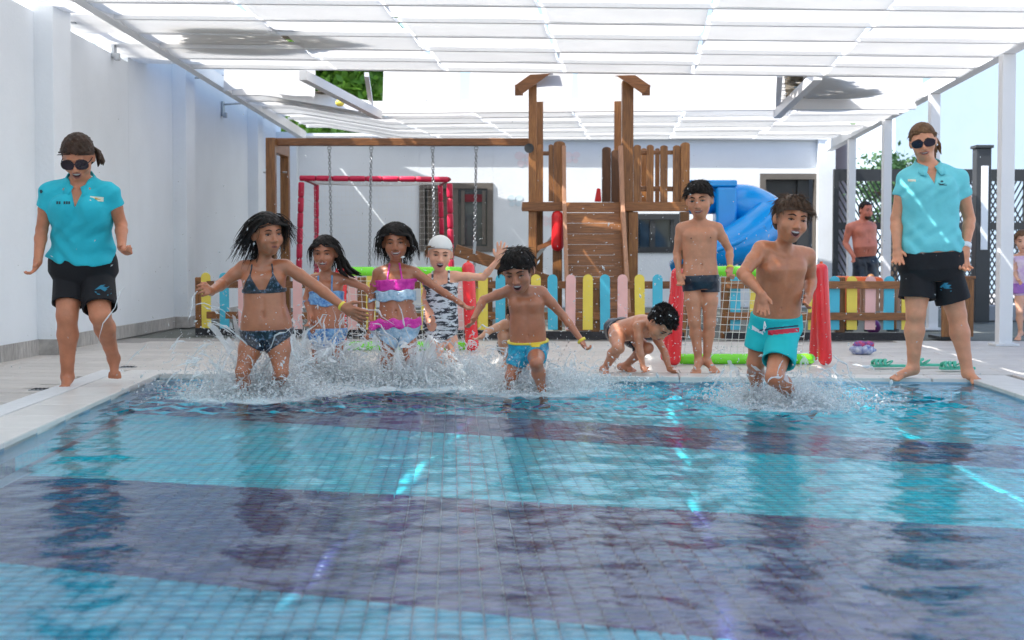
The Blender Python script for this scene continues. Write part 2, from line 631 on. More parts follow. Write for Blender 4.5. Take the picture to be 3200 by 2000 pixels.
for a, b_ in ((0, 1), (1, 2), (2, 3), (3, 0)):
    p, q = c[a], c[b_]
    cen = (c[0] + c[2]) / 2
    nrm = (cen - (p + q) / 2); nrm = Vector((-(q - p).y, (q - p).x, 0)).normalized()
    if nrm.dot(cen - (p + q) / 2) < 0: nrm = -nrm
    n = int((q - p).length / TS)
    for r in range(1):
        for i in range(n):
            s = p.lerp(q, (i + .5) / n)
            mb.box((s.x, s.y, FZ + .045 + r * .068), (TS - .006, .006, .06), Matrix.Rotation(math.atan2((q - p).y, (q - p).x), 3, 'Z'))
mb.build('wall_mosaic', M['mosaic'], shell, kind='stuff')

# ================================================================== LEFT WALL
WX = -3.87
lw = thing('left_wall', (WX, 14, 0), 'long white rendered wall with shallow pilasters down the left side', 'wall')
def wallbox(x0, x1, y0, y1, z0, z1, nm='wall_panel', m='wall', par=None, bev=0):
    return MB().box(((x0 + x1) / 2, (y0 + y1) / 2, (z0 + z1) / 2), (x1 - x0, y1 - y0, z1 - z0)).build(nm, M[m], par, bevel=bev)
wallbox(WX - .25, WX, -2, 12.0, 0, 2.84, par=lw)
wallbox(WX - .25, WX, 12.003, 15.0, 0, 2.84, par=lw)
wallbox(WX - .25, WX, 15.003, 25.3, 0, 3.75, par=lw)
for y0 in (2.0, 7.0, 12.0, 17.0, 22.0):
    wallbox(WX - .05, WX + .16, y0, y0 + .5, 0, 3.0 if y0 < 13 else 3.2, 'pilaster', par=lw, bev=.01)
for i in range(7):
    y = 12.75 + i * .33
    MB().bar((WX - .12, y, 2.84), (WX - .12, y, 3.25), .03, .03).build('railing_bar', M['white'], lw)
MB().bar((WX - .12, 12.6, 3.26), (WX - .12, 15.0, 3.26), .05, .05).build('top_rail', M['white'], lw)
# skirting tiles
y = 2.55
while y < 24.6:
    ln = .33
    if any(abs(y + ln / 2 - (q + .25)) < .25 + ln / 2 for q in (2, 7, 12, 17, 22)):
        # go round the pilaster
        q = [q for q in (2, 7, 12, 17, 22) if abs(y + ln / 2 - (q + .25)) < .25 + ln / 2][0]
        if q > y + .02:
            MB().box((WX + .009, (y + q - .006) / 2, .065), (.018, q - y - .012, .13)).build('skirting_tile', M['skirt'], lw)
        MB().box((WX + .090, q - .009, .065), (.16, .018, .13)).build('skirting_tile', M['skirt'], lw)
        MB().box((WX + .169, q + .125, .065), (.018, .24, .13)).build('skirting_tile', M['skirt'], lw)
        MB().box((WX + .169, q + .375, .065), (.018, .24, .13)).build('skirting_tile', M['skirt'], lw)
        y = q + .506
        continue
    MB().box((WX + .009, y + ln / 2, .065), (.018, ln - .006, .13)).build('skirting_tile', M['skirt'], lw)
    y += ln
# wall brackets holding the canopy rail
for (px, py) in ((361, 150), (590, 260), (698, 340), (802, 380), (225, 30)):
    D = 3.87 * 4500 / (1570 - px)
    p = K(px, py, D); p.x = WX
    wb = thing('wall_bracket', p, {361: 'steel arm bracket on the left wall below the open gap, second from the camera', 225: 'steel arm bracket at the top left corner of the picture, nearest the camera',
               590: 'steel arm bracket on the left wall beside the second pilaster', 698: 'steel arm bracket on the left wall between the second and third pilasters',
               802: 'steel arm bracket on the left wall at the third pilaster, farthest one'}[px], 'bracket', 'steel brackets on the left wall')
    MB().box((WX + .02, D, p.z), (.03, .10, .20)).build('wall_plate', M['steel'], wb, bevel=.004)
    MB().tube([(WX + .03, D, p.z + .06), (-3.40, D, p.z + .09)], .014, 8).build('arm', M['steel'], wb)
    MB().box((WX + .055, D - .02, p.z - .09), (.05, .06, .07)).build('clamp', M['steel'], wb, bevel=.006)

# ================================================================== BACK WALL
BY = 25.0
bw = thing('back_wall', (0, BY, 0), 'plain white building wall closing the courtyard behind the play tower', 'building')
def UB(u, v): return U(u, v, BY)
holes = [(UB(990, 432), UB(1165, 595)), (UB(1495, 505), UB(1606, 597)), (UB(1795, 410), UB(1934, 776))]
hx = sorted([(a.x, b_.x, max(b_.z, 0.0), a.z) for a, b_ in holes])
XR = U(1968, 300, BY).x
cur = WX - .2
ztop = 3.0
for (x0, x1, zz0, zz1) in hx:
    wallbox(cur, x0, BY, BY + .3, 0, ztop, 'wall_panel', par=bw)
    wallbox(x0 + .0015, x1 - .0015, BY + .001, BY + .3, zz1, ztop, 'wall_panel', par=bw)
    if zz0 > 0.05:
        wallbox(x0 + .0015, x1 - .0015, BY + .001, BY + .3, 0, zz0, 'wall_panel', par=bw)
    cur = x1
wallbox(cur, XR, BY, BY + .3, 0, ztop, 'wall_panel', par=bw)
wallbox(XR - .28, XR + .02, BY - .12, BY - .001, 0, ztop, 'pilaster', par=bw)
wallbox(WX, WX + .35, BY - .25, BY - .001, 0, ztop, 'pilaster', par=bw)
# rooms behind openings: dark back
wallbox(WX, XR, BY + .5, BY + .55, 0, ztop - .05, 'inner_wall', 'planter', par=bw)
wallbox(WX, XR, BY + .301, BY + .5, ztop - .3, ztop, 'lintel', 'wall', par=bw)

def window(a, b_, label, fm, split, nm='window'):
    th = thing(nm, ((a.x + b_.x) / 2, BY, max(b_.z, 0)), label, 'door' if nm == 'doorway' else 'window', None)
    x0, x1, z0, z1 = a.x, b_.x, max(b_.z, 0.0), a.z
    y = BY + .05
    w_ = .10
    for (p, q) in (((x0 + w_ / 2, y, z0), (x0 + w_ / 2, y, z1)), ((x1 - w_ / 2, y, z0), (x1 - w_ / 2, y, z1))):
        MB().bar(p, q, w_, .16).build('frame', fm, th)
    MB().bar((x0 + w_, y, z1 - w_ / 2), (x1 - w_, y, z1 - w_ / 2), .16, w_).build('frame', fm, th)
    if nm == 'window':
        MB().bar((x0 + w_, y, z0 + w_ / 2), (x1 - w_, y, z0 + w_ / 2), .16, w_).build('frame', fm, th)
    xs = [x0 + w_] + [x0 + (x1 - x0) * s for s in split] + [x1 - w_]
    for i, s in enumerate(xs[1:-1]):
        MB().bar((s, y, z0 + .1), (s, y, z1 - .1), .09, .12).build('mullion', fm, th)
    return th, xs, z0 + .1, z1 - .1, y

th, xs, z0, z1, y = window(*holes[0], 'taupe framed two part window with a slatted blind in its left half', M['frame'], [.49])
for k in range(34):
    zz = z0 + (k + .5) * (z1 - z0) / 34
    MB().box(((xs[0] + xs[1]) / 2, y + .02, zz), (xs[1] - xs[0] - .09, .035, .022), Matrix.Rotation(.6, 3, 'X')).build('blind_slat', M['blind'], th)
MB().box(((xs[1] + xs[2]) / 2 + .02, y + .03, (z0 + z1) / 2), (xs[2] - xs[1] - .05, .012, z1 - z0)).build('pane', M['glass'], th)
MB().bar((xs[1] + .10, y, z1 - .16), (xs[2] - .05, y, z1 - .16), .03, .13).build('valance', M['redcloth'], th)
for s in (xs[1] + .13, xs[2] - .06):
    MB().bar((s, y, z0 + .03), (s, y, z1 - .03), .06, .10).build('sash', M['frame'], th)
MB().box(((xs[0] + xs[1]) / 2, y + .08, (z0 + z1) / 2), (xs[1] - xs[0] - .05, .012, z1 - z0)).build('pane', M['glass'], th)
th, xs, z0, z1, y = window(*holes[1], 'dark low window behind the play tower and the blue slide', M['darkframe'], [.42, .86])
for i in range(3):
    MB().box(((xs[i] + xs[i + 1]) / 2, y + .03, (z0 + z1) / 2), (xs[i + 1] - xs[i] - .05, .012, z1 - z0)).build('pane', M['glass'], th)
th, xs, z0, z1, y = window(*holes[2], 'dark open doorway with a charcoal frame in the back wall', M['frame'], [], 'doorway')
MB().bar((xs[1] - .16, y + .10, 0.02), (xs[1] - .16, y + .10, z1), .20, .05).build('door_leaf', M['darkframe'], th)
MB().box(((xs[0] + xs[1]) / 2 - .1, y + .16, z1 / 2), (xs[1] - xs[0] - .25, .012, z1)).build('inner_door', M['darkframe'], th)

# painted butterflies
def butterfly(u, v, s, m, label):
    c_ = U(u, v, BY - .006)
    th = thing('butterfly_decal', c_, label, 'wall decal', 'faint butterflies on the back wall')
    for sx in (-1, 1):
        for (cx, cz, rx, rz) in ((.55, .35, .5, .42), (.42, -.42, .36, .34)):
            mb = MB()
            pts = [(c_.x + sx * (cx + rx * math.cos(a)) * s, BY - .004, c_.z + (cz + rz * math.sin(a)) * s) for a in [2 * math.pi * k / 18 for k in range(18)]]
            mb.prism(pts, (0, -.003 - .0012 * (cz < 0), 0)).build('wing', m, th)
    MB().tube([(c_.x, BY - .006, c_.z - .5 * s), (c_.x, BY - .006, c_.z + .5 * s)], .05 * s, 6).build('insect_body', m, th)
butterfly(1240, 376, .17, M['palepink'], 'faint pink butterfly on the back wall left of the play tower')
butterfly(1352, 372, .13, M['palepink'], 'faint pink butterfly on the wall seen through the top of the tower')
butterfly(1217, 474, .13, M['paleblue'], 'faint pale blue butterfly on the back wall beside the window')
butterfly(1296, 522, .12, M['palepink'], 'faint pink butterfly seen under the tower platform')

# ================================================================== PERGOLA
pg = thing('pergola', (0, 12, 0), 'white steel pergola frame carrying the folded awnings over pool and playground', 'pergola')
LX = -3.41
ZL, ZR = 2.87, 2.68
def rx(y): return 4.57 + 0.0842 * (y - 12.4)
def bar_z(x, y):
    t = (x - LX) / (rx(y) - LX)
    a = ZL + (ZR - ZL) * t
    b_ = 2.60 + .035 * (y - 17.75) + .24 * min(1, max(0, (-1.6 - x) / 1.4))
    k = min(1, max(0, (y - 15.9) / 1.7))
    return a + (b_ - a) * k
MB().bar((LX, -2, ZL + .07), (LX, 24.8, ZL + .07), .10, .14).build('left_rail', M['white'], pg)
MB().bar((rx(-2), -2, ZR + .08), (rx(24.8), 24.8, ZR + .08), .12, .16).build('right_rail', M['white'], pg)
def yb(y0, x): return y0 - 0.09 * x
def cross(y0, wz, wy, nm):
    zl, zr = (ZL, ZR) if y0 < 16 else (2.60 + .035 * (y0 - 17.75),) * 2
    a = Vector((LX + .052, yb(y0, LX), zl + wz / 2 + .006)); b_ = Vector((0, 0, 0))
    xr_ = rx(y0) - .07
    b_ = Vector((xr_, yb(y0, xr_), zr + wz / 2 + .006))
    if y0 > 16:
        c1 = Vector((-1.6, yb(y0, -1.6), zl + wz / 2 + .006)); c2 = Vector((-3.0, yb(y0, -3.0), zl + .24 + wz / 2 + .006))
        a.z += .24
        MB().bar(a, c2, wy, wz).build(nm, M['white'], pg)
        MB().bar(c2, c1, wy * .98, wz * .98).build(nm, M['white'], pg)
        a = c1
    MB().bar(a, b_, wy, wz).build(nm, M['white'], pg)
bars1 = [1.2, 2.1, 3.0, 3.9, 4.8, 5.7, 6.55, 7.4, 8.25, 9.1, 9.9, 10.7, 11.5, 12.3, 13.1, 13.96, 14.73]
for y0 in bars1: cross(y0, .035, .05, 'cross_bar')
cross(15.45, .145, .09, 'main_beam')
bars2 = [18.8, 20.0, 21.2, 22.4, 23.6]
cross(17.75, .15, .09, 'main_beam')
for y0 in bars2: cross(y0, .035, .05, 'cross_bar')
cross(24.55, .16, .1, 'main_beam')
MB().bar((WX, 24.93, 2.93), (XR, 24.93, 2.90), .14, .03).build('flashing_strip', M['white'], pg)
# braces in the gap
MB().bar(U(716, 178, 15.5), U(895, 272, 17.7), .09, .10).build('brace', M['white'], pg)
MB().bar(U(1932, 178, 15.3), U(1836, 270, 17.5), .09, .10).build('brace', M['white'], pg)
MB().bar(U(866, 176, 16.0), U(877, 250, 17.6), .05, .05).build('brace', M['white'], pg)
MB().bar(U(1842, 176, 15.4), U(1838, 250, 17.5), .06, .06).build('brace', M['white'], pg)
# posts
for (u, vb, wpx) in ((2375, 831, .10), (2204, 803, .10), (2093, 0, .10), (2010, 0, .10)):
    # depth along the right rail line where it is seen at u
    k = (u * 1.32286 - 1570) / 4500
    D = (4.57 - 0.0842 * 12.4) / (k - 0.0842)
    x = rx(D)
    mb = MB().box((x, D, ZR / 2), (.125 if u > 2300 else .11, .12, ZR - .004))
    mb.build('post', M['white'], pg, bevel=.006)
    MB().box((x, D, .012), (.22, .22, .02)).build('foot_plate', M['white'], pg)

# awnings: strips woven over and under the bars
edges = [-3.33, -2.2, -1.0, .25, 1.6, 2.95, 4.2]
names = ['leftmost', 'second from the left', 'third from the left', 'centre right', 'second from the right', 'rightmost']
def strip_edges(i, y):
    a = edges[i] + .09 * (y - 11.1)
    b_ = edges[i + 1] + .09 * (y - 11.1)
    if i == 0: a = WX - .16 if y < 15 else (LX + .06 if y > 17.7 else WX - .03)
    if i == 5: b_ = rx(y) - .10
    return a + .014, b_ - .014
def awning(i, ys, phase, label, group, skip=()):
    th = thing('awning', (edges[i] + .6, ys[0], 2.8), label, 'awning', group)
    for k in range(len(ys) - 1):
        if k in skip: continue
        up0 = (k + phase) % 2
        V, F = [], []
        nx, ny = 9, 5
        for b_ in range(ny + 1):
            t = b_ / ny
            for a_ in range(nx + 1):
                s = a_ / nx
                y0 = ys[k] + (ys[k + 1] - ys[k]) * t
                xa, xb = strip_edges(i, y0)
                x = xa + (xb - xa) * s
                y = yb(y0, x)
                h = (.030 if up0 else -.004) * (1 - t) + (-.004 if up0 else .030) * t
                z = bar_z(x, y) + .02 + h - .020 * math.sin(math.pi * t) + .012 * mnoise.noise(Vector((x * 1.7, y * 1.3, i * 3.1)))
                V.append((x, y + .001 * (k % 2), z))
        for b_ in range(ny):
            for a_ in range(nx):
                q = b_ * (nx + 1) + a_
                F.append((q, q + 1, q + nx + 2, q + nx + 1))
        fast_mesh('fabric_panel', V, F, M['fabric'], th)
        if up0:
            # second cloth layer, added over the falling panel to darken its band
            V2 = [(x, y, z + .035) for (x, y, z) in V]
            fast_mesh('shade_layer', V2, F, M['fabric2'], th)
    return th
ysA = bars1 + [15.45]
for i in range(6):
    awning(i, ysA, i % 2, 'white woven awning strip over the pool, %s of six' % names[i], 'awning strips over the pool')
ysB = [17.75] + bars2 + [24.6]
for i in range(6):
    awning(i, ysB, (i + 1) % 2, 'white woven awning strip over the playground, %s of six' % names[i], 'awning strips over the playground')
# slack sheets over the gap between the two frames
for (ua, ub, lab) in ((905, 1088, 'left of the play tower'), (1112, 1352, 'directly above the play tower'), (1362, 1838, 'right of the play tower roof'), (1880, 2150, 'at the right pergola rail'), (520, 742, 'at the left pergola rail')):
    V, F = [], []
    nx, ny = 12, 8
    for b_ in range(ny + 1):
        t = b_ / ny
        for a_ in range(nx + 1):
            s = a_ / nx
            p = U(ua + (ub - ua) * s, 172, 15.6); q = U(ua + (ub - ua) * s + (6 if ua > 1200 else -4), 252, 17.70)
            x = p.x + (q.x - p.x) * t
            y = 15.56 - .09 * x + 2.1 * t
            z = bar_z(x, y) + .12 - .14 * math.sin(math.pi * t) * (1 if ua < 1100 else .4) + .02 * math.sin(s * 9 + ua) * math.sin(3 * t)
            V.append((x, y, z))
    for b_ in range(ny):
        for a_ in range(nx):
            q = b_ * (nx + 1) + a_
            F.append((q, q + 1, q + nx + 2, q + nx + 1))
    o = fast_mesh('awning_sheet', V, F, M['fabric'], None, label='slack white awning sheet bridging the gap ' + lab, cat='awning', group='slack sheets over the gap')
# flat ragged flakes on the awnings, seen as grey patches from below
for (ua, ub, va, vb_, D0, D1, lab) in ((418, 840, 98, 152, 13.0, 14.6, 'dark flakes lying on the left awning near the main beam'), (660, 900, 252, 296, 17.8, 20.0, 'grey flakes lying on the far left awning behind the brace'),
                                 (1860, 2080, 184, 250, 15.8, 17.5, 'grey flakes lying on the slack sheet right of the tower')):
    V, F = [], []
    for k in range(520):
        t = rnd.random()
        s = rnd.random() ** 1.2
        D = D0 + (D1 - D0) * t
        a = U(ua, va, D).x; b_ = U(ub, va, D).x
        x = a + (b_ - a) * s * (.5 + .5 * (1 - abs(2 * t - 1))) 
        y = D - .09 * x * 0
        z = bar_z(x, y) + .135
        r = rnd.uniform(.03, .09)
        o = len(V)
        n = 6
        for q in range(n):
            an = 2 * math.pi * q / n + rnd.random()
            V.append((x + 1.6 * r * math.cos(2 * math.pi * q / n) * rnd.uniform(.6, 1.2), y + r * math.sin(2 * math.pi * q / n) * rnd.uniform(.6, 1.2), z + rnd.uniform(0, .03)))
        F.append(tuple(range(o, o + n)))
    fast_mesh('awning_flakes', V, F, M['flake'], None, smooth=False, label=lab, cat='leaf litter', kind='stuff')
# ================================================================== OUTDOORS ON THE RIGHT AND BEHIND
def lbox(x0, x1, y0, y1, z0, z1, nm, m, par=None, bev=0, **t):
    return MB().box(((x0 + x1) / 2, (y0 + y1) / 2, (z0 + z1) / 2), (x1 - x0, y1 - y0, z1 - z0)).build(nm, M[m], par, bevel=bev, **t)

# perforated screen
SY = 24.5
sx0, sx1 = U(1969, 400, SY).x, U(2560, 400, SY).x
st, sb, sm = U(2000, 400, SY).z, U(2000, 764, SY).z, U(2000, 534, SY).z
scn = thing('lattice_screen', (sx0, SY, 0), 'black perforated lattice screen enclosing the terrace on the right', 'fence')
lbox(sx0, sx1, SY - .05, SY + .03, st - .20, st, 'top_rail', 'black', scn)
lbox(sx0, sx1, SY - .05, SY + .03, sm - .06, sm + .06, 'middle_rail', 'black', scn)
lbox(sx0, sx1, SY - .05, SY + .03, sb, sb + .10, 'bottom_rail', 'black', scn)
k = 0
x = sx0 + .04
while x < sx1:
    lbox(x - .04, x + .04, SY - .06, SY + .04, sb, st + (.12 if k % 2 else 0), 'upright', 'black', scn)
    x += 1.62; k += 1
mb = MB()
hgt = st - .2 - sb
n = int((sx1 - sx0) / .085)
for i in range(n):
    xx = sx0 + i * .085
    for sgn in (-1, 1):
        x0_, x1_ = xx, xx + sgn * hgt * .55
        x0c, x1c = x0_, x1_
        z0_, z1_ = sb, st - .2
        if x1_ > sx1: z1_ = z0_ + (sx1 - x0_) / (.55); x1c = sx1
        if x1_ < sx0: z1_ = z0_ + (x0_ - sx0) / (.55); x1c = sx0
        mb.bar((x0c, SY + .004 * sgn, z0_), (x1c, SY + .004 * sgn, z1_), .026, .006, up=(0, 1, 0))
mb.build('lattice', M['black'], scn, kind='stuff')
lbox(sx0 - .1, sx1, SY - .3, SY + .3, -.01, sb - .002, 'plinth', 'planter', scn)

# low rendered wall and lamp pillar
lbox(U(2262, 700, 19).x, 14.5, 19.0, 19.3, 0, U(2300, 722, 19).z, 'low_wall', 'planter', None, .01,
     label='low grey rendered wall at the edge of the terrace, in front of the lattice screen', cat='wall')
D = 18.4
a, b_ = U(2308, 350, D), U(2338, 718, D)
lp = thing('lamp_pillar', ((a.x + b_.x) / 2, D, 0), 'tall charcoal pillar with a long white light panel on its face', 'lamp')
lbox(a.x, b_.x, D, D + .18, 0, a.z, 'pillar', 'darkframe', lp, .008)
lbox(a.x - .02, b_.x + .02, D - .03, D + .21, a.z + .002, a.z + .04, 'cap', 'darkframe', lp, .005)
p, q = U(2318, 392, D), U(2332, 590, D)
lbox(p.x, q.x, D - .02, D - .001, q.z, p.z, 'light_panel', 'lamp', lp, .004)

# pale building with overhanging eave behind the screen
hb = thing('white_building', (14, 44, 0), 'large plain white building rising behind the lattice screen at the right', 'building')
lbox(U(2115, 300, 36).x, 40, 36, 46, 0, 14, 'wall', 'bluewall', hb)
rh = thing('red_roof_house', (9, 60, 0), 'distant pinkish house with a red roof just right of the back wall', 'building')
a, b_ = U(1966, 372, 60), U(2040, 398, 60)
lbox(a.x - 3, b_.x + 1.5, 60, 66, 0, a.z, 'wall', 'house', rh)
mb = MB(); mb.prism([(a.x - 3.4, 59.6, a.z + .002), (a.x - 3.4, 66.4, a.z + .002), (a.x - 3.4, 63, a.z + 1.1)], (b_.x - a.x + 5.2, 0, 0)); mb.build('roof', M['roof'], rh)
for i in range(4):
    lbox(a.x - 2.2 + i * 1.3, a.x - 1.5 + i * 1.3, 59.95, 59.99, a.z - 2.2, a.z - .8, 'window', 'glass', rh)
# reddish building seen through the roof gap
r2 = thing('red_house', (6, 40, 0), 'reddish house glimpsed through the roof gap right of the tower', 'building')
a, b_ = U(1835, 120, 40), U(1905, 232, 40)
lbox(a.x - .6, b_.x + .3, 40, 46, 0, b_.z + 1.2, 'wall', 'house', r2)
lbox(a.x - .9, b_.x + .6, 39.6, 46.4, b_.z + 1.202, b_.z + 1.4, 'roof', 'roof', r2)
lbox(a.x + .2, a.x + .9, 39.95, 39.99, b_.z + .1, b_.z + .9, 'window', 'glass', r2)


def tree(name, base, height, rx_, rz_, m, n, leaf, label, cat, seed):
    R = random.Random(seed)
    th = thing(name, base, label, cat)
    b = Vector(base)
    top = b + Vector((0, 0, height))
    tr = MB()
    tr.tube([b, b + Vector((.1, 0, height * .35)), b + Vector((-.05, .1, height * .6)), b + Vector((0, 0, height * .85))], [.16, .12, .08, .03], 8)
    limbs = []
    for i in range(12):
        a = i * 2.4
        s = b + Vector((0, 0, height * R.uniform(.35, .7)))
        e = s + Vector((math.cos(a) * rx_ * .8, math.sin(a) * rx_ * .8, rz_ * R.uniform(.2, .8)))
        tr.tube([s, s.lerp(e, .5) + Vector((0, 0, .1)), e], [.06, .035, .01], 5)
        limbs.append(e)
    tr.build('trunk', M['bark'], th, True)
    cen = b + Vector((0, 0, height - rz_))
    clumps = [cen + Vector((R.gauss(0, .45) * rx_, R.gauss(0, .45) * rx_, R.gauss(0, .45) * rz_)) for _ in range(38)] + limbs
    V, F = [], []
    for i in range(n):
        c_ = R.choice(clumps)
        d = Vector((R.gauss(0, 1), R.gauss(0, 1), R.gauss(0, .8))) * .22 * rx_
        p = c_ + d
        s = leaf * R.uniform(.6, 1.3)
        u_ = Vector((R.gauss(0, 1), R.gauss(0, 1), R.gauss(0, 1))).normalized()
        v_ = u_.cross(Vector((R.gauss(0, 1), R.gauss(0, 1), R.gauss(0, 1)))).normalized()
        o = len(V)
        V += [p - u_ * s, p + v_ * s * .5, p + u_ * s, p - v_ * s * .5]
        F.append((o, o + 1, o + 2, o + 3))
    fast_mesh('crown', [tuple(v) for v in V], F, M[m], th, smooth=False)
p = U(820, 200, 29)
tree('broadleaf_tree', (p.x - .4, 29, 0), 6.4, 1.25, 2.0, 'leaf', 8000, .13, 'bright green leafy tree seen through the gap in the roof', 'tree', 4)
p = U(2125, 360, 31)
tree('shade_tree', (p.x - .2, 31, 0), 3.0, .6, .45, 'leaf2', 3000, .07, 'dark green tree behind the lattice screen beside the right-hand posts', 'tree', 5)

# little decorations on the rails
for (u, v, D, m, lab) in ((803, 243, 17.4, 'yellow', 'small yellow ball caught on the far left awning'), (2015, 287, 20.0, 'green', 'small lime green lamp on the right pergola rail')):
    c_ = U(u, v, D)
    th = thing('ball' if m == 'yellow' else 'rail_lamp', c_, lab, 'ball' if m == 'yellow' else 'lamp')
    mb = MB(); mb.capsule(c_ - Vector((.012, 0, 0)), c_ + Vector((.012, 0, 0)), .042, 12, 5); mb.build('shell', M[m], th, True)
    mb = MB(); mb.tube([c_ + Vector((0, 0, .03)), c_ + Vector((0, 0, .07))], .012, 8); mb.build('cap', M['white'], th)

# ================================================================== SWING SET
D = 17.0
sw = thing('swing_set', (U(650, 700, D).x, D, 0), 'stained timber swing frame with a long top beam joined to the play tower', 'swing set')
def wbox(u0, u1, v0, v1, D0, dd, nm, par, m='wood', bev=.008, z0=None):
    a, b_ = U(u0, v0, D0), U(u1, v1, D0)
    zz = b_.z if z0 is None else z0
    return lbox(a.x, b_.x, D0, D0 + dd, zz, a.z, nm, m, par, bev)
wbox(640, 1256, 326, 344, D + .01, .11, 'beam', sw, 'woodh')
wbox(627, 651, 325, 600, D - .13, .13, 'post', sw, z0=0)
wbox(661, 683, 350, 600, D + .55, .12, 'post', sw, z0=0)
MB().bar(U(640, 345, D - .10), U(676, 358, D + .62), .09, .14).build('brace', M['wood'], sw, bevel=.006)
MB().bar(U(640, 640, D - .06), U(672, 640, D + .6), .06, .10).build('cross_tie', M['wood'], sw, bevel=.006)
for (u, v) in ((622, 407), (668, 407)):
    MB().tube([U(u, v, D + .1), U(u + 10, v, D + .1)], .012, 6).build('bolt', M['steel'], sw)
link_me = None
def chain_link_mesh():
    global link_me
    if link_me: return link_me
    b = MB()
    pts = [(0.015 * math.cos(a), 0, .022 * math.sin(a)) for a in [2 * math.pi * k / 8 for k in range(9)]]
    b.tube(pts, .0062, 5, cap=False)
    me = bpy.data.meshes.new('chain_link')
    me.from_pydata(b.v, [], b.f)
    me.materials.append(M['steel'])
    link_me = me
    return me
def chain(top, bot, parent):
    L = (top - bot).length
    n = int(L / .0335)
    b = MB()
    src = chain_link_mesh()
    vs = [v.co.copy() for v in src.vertices]
    fs = [tuple(p.vertices) for p in src.polygons]
    d = (bot - top).normalized()
    for i in range(n):
        c_ = top.lerp(bot, (i + .5) / n)
        R = Matrix.Rotation(math.pi / 2 * (i % 2) + .5, 3, 'Z')
        b.add([c_ + R @ v for v in vs], fs)
    b.build('chain', M['steel'], parent, True)
for (ua, ub, va, vb_, lab) in ((778, 877, 348, 690, 'child swing hanging on chains, left one of the pair'), (1022, 1125, 348, 690, 'child swing hanging on chains, right one of the pair')):
    a, b_ = U(ua, va, D + .06), U(ub, va, D + .06)
    zs = .42
    th = thing('swing', ((a.x + b_.x) / 2, D + .06, a.z), lab, 'swing', 'swings under the timber beam')
    for p, sx in ((a, 1), (b_, -1)):
        MB().tube([p + Vector((0, 0, .05)), p], .012, 8).build('hook', M['steel'], th)
        mb = MB(); mb.tube([p + Vector((.022 * math.cos(t), 0, -.01 + .022 * math.sin(t))) for t in [2 * math.pi * k / 10 for k in range(11)]], .006, 6, cap=False)
        mb.build('ring', M['steel'], th, True)
        q = Vector((p.x + .03 * sx, p.y, zs + .03))
        chain(p - Vector((0, 0, .03)), q, th)
    mb = MB(); mb.box(((a.x + b_.x) / 2, D + .06, zs), (abs(b_.x - a.x) - .05, .17, .03)); mb.build('seat', M['rubber'], th, bevel=.012)

# slanting seesaw arm seen at the right of the swings
ss = thing('seesaw', U(1190, 640, 16), 'dark stained timber seesaw beam standing behind the picket fence', 'seesaw')
MB().bar(U(1075, 590, 16), U(1300, 665, 16), .12, .13).build('beam', M['woodh'], ss, bevel=.01)
wbox(1178, 1200, 640, 700, 15.9, .14, 'post', ss, z0=0)
MB().tube([U(1120, 604, 15.95) + Vector((0, 0, .02)), U(1122, 570, 15.95)], .02, 8).build('handle', M['steel'], ss)

# ================================================================== PLAY TOWER
T = 16.2
tw = thing('play_tower', (U(1360, 700, T).x, T, 0), 'stained timber play tower with roof, railed platform and plank climbing wall', 'play tower')
wbox(1249, 1268, 186, 500, T, .12, 'tower_post', tw, z0=0)
wbox(1470, 1496, 186, 500, T, .14, 'tower_post', tw, z0=0)
wbox(1267, 1283, 230, 500, T + 1.3, .10, 'tower_post', tw, z0=0)
wbox(1452, 1468, 230, 500, T + 1.3, .10, 'tower_post', tw, z0=0)
# roof: two slopes of boards, ridge along the depth, seen above the posts
def roofside(ua, va, ub, vb_, sgn, lo):
    a, b_ = U(ua, va, T - .15), U(ub, vb_, T - .15)   # eave, ridge
    n = 6
    for i in range(3):
        p = a.lerp(b_, i / n); q = a.lerp(b_, (i + .97) / n)
        mb = MB()
        mb.prism([p, q, q + Vector((0, 0, .030)), p + Vector((0, 0, .030))], (0, .42, 0))
        mb.build('roof_board', M['woodh'], tw)
roofside(1226, 204, 1372, 100, 1, 0)
roofside(1526, 204, 1375, 100, -1, 0)
MB().bar(U(1225, 212, T - .19), U(1296, 161, T - .19), .035, .12).build('barge_board', M['woodh'], tw)
MB().bar(U(1527, 212, T - .19), U(1454, 161, T - .19), .035, .12).build('barge_board', M['woodh'], tw)
MB().bar(U(1226, 213, T - .1), U(1226, 213, T + .3), .09, .12).build('fascia', M['woodh'], tw)
MB().bar(U(1526, 213, T - .1), U(1526, 213, T + .3), .09, .12).build('fascia', M['woodh'], tw)
# platform
wbox(1233, 1338, 477, 499, T - .05, .05, 'platform_beam', tw, 'woodh')
wbox(1476, 1628, 477, 499, T - .05, .05, 'platform_beam', tw, 'woodh')
pa, pb = U(1236, 477, T), U(1626, 477, T)
for i in range(12):
    y0 = T + .002 + i * .118
    lbox(pa.x, pb.x, y0, y0 + .112, pa.z - .04, pa.z - .005, 'platform_board', 'woodh', tw)
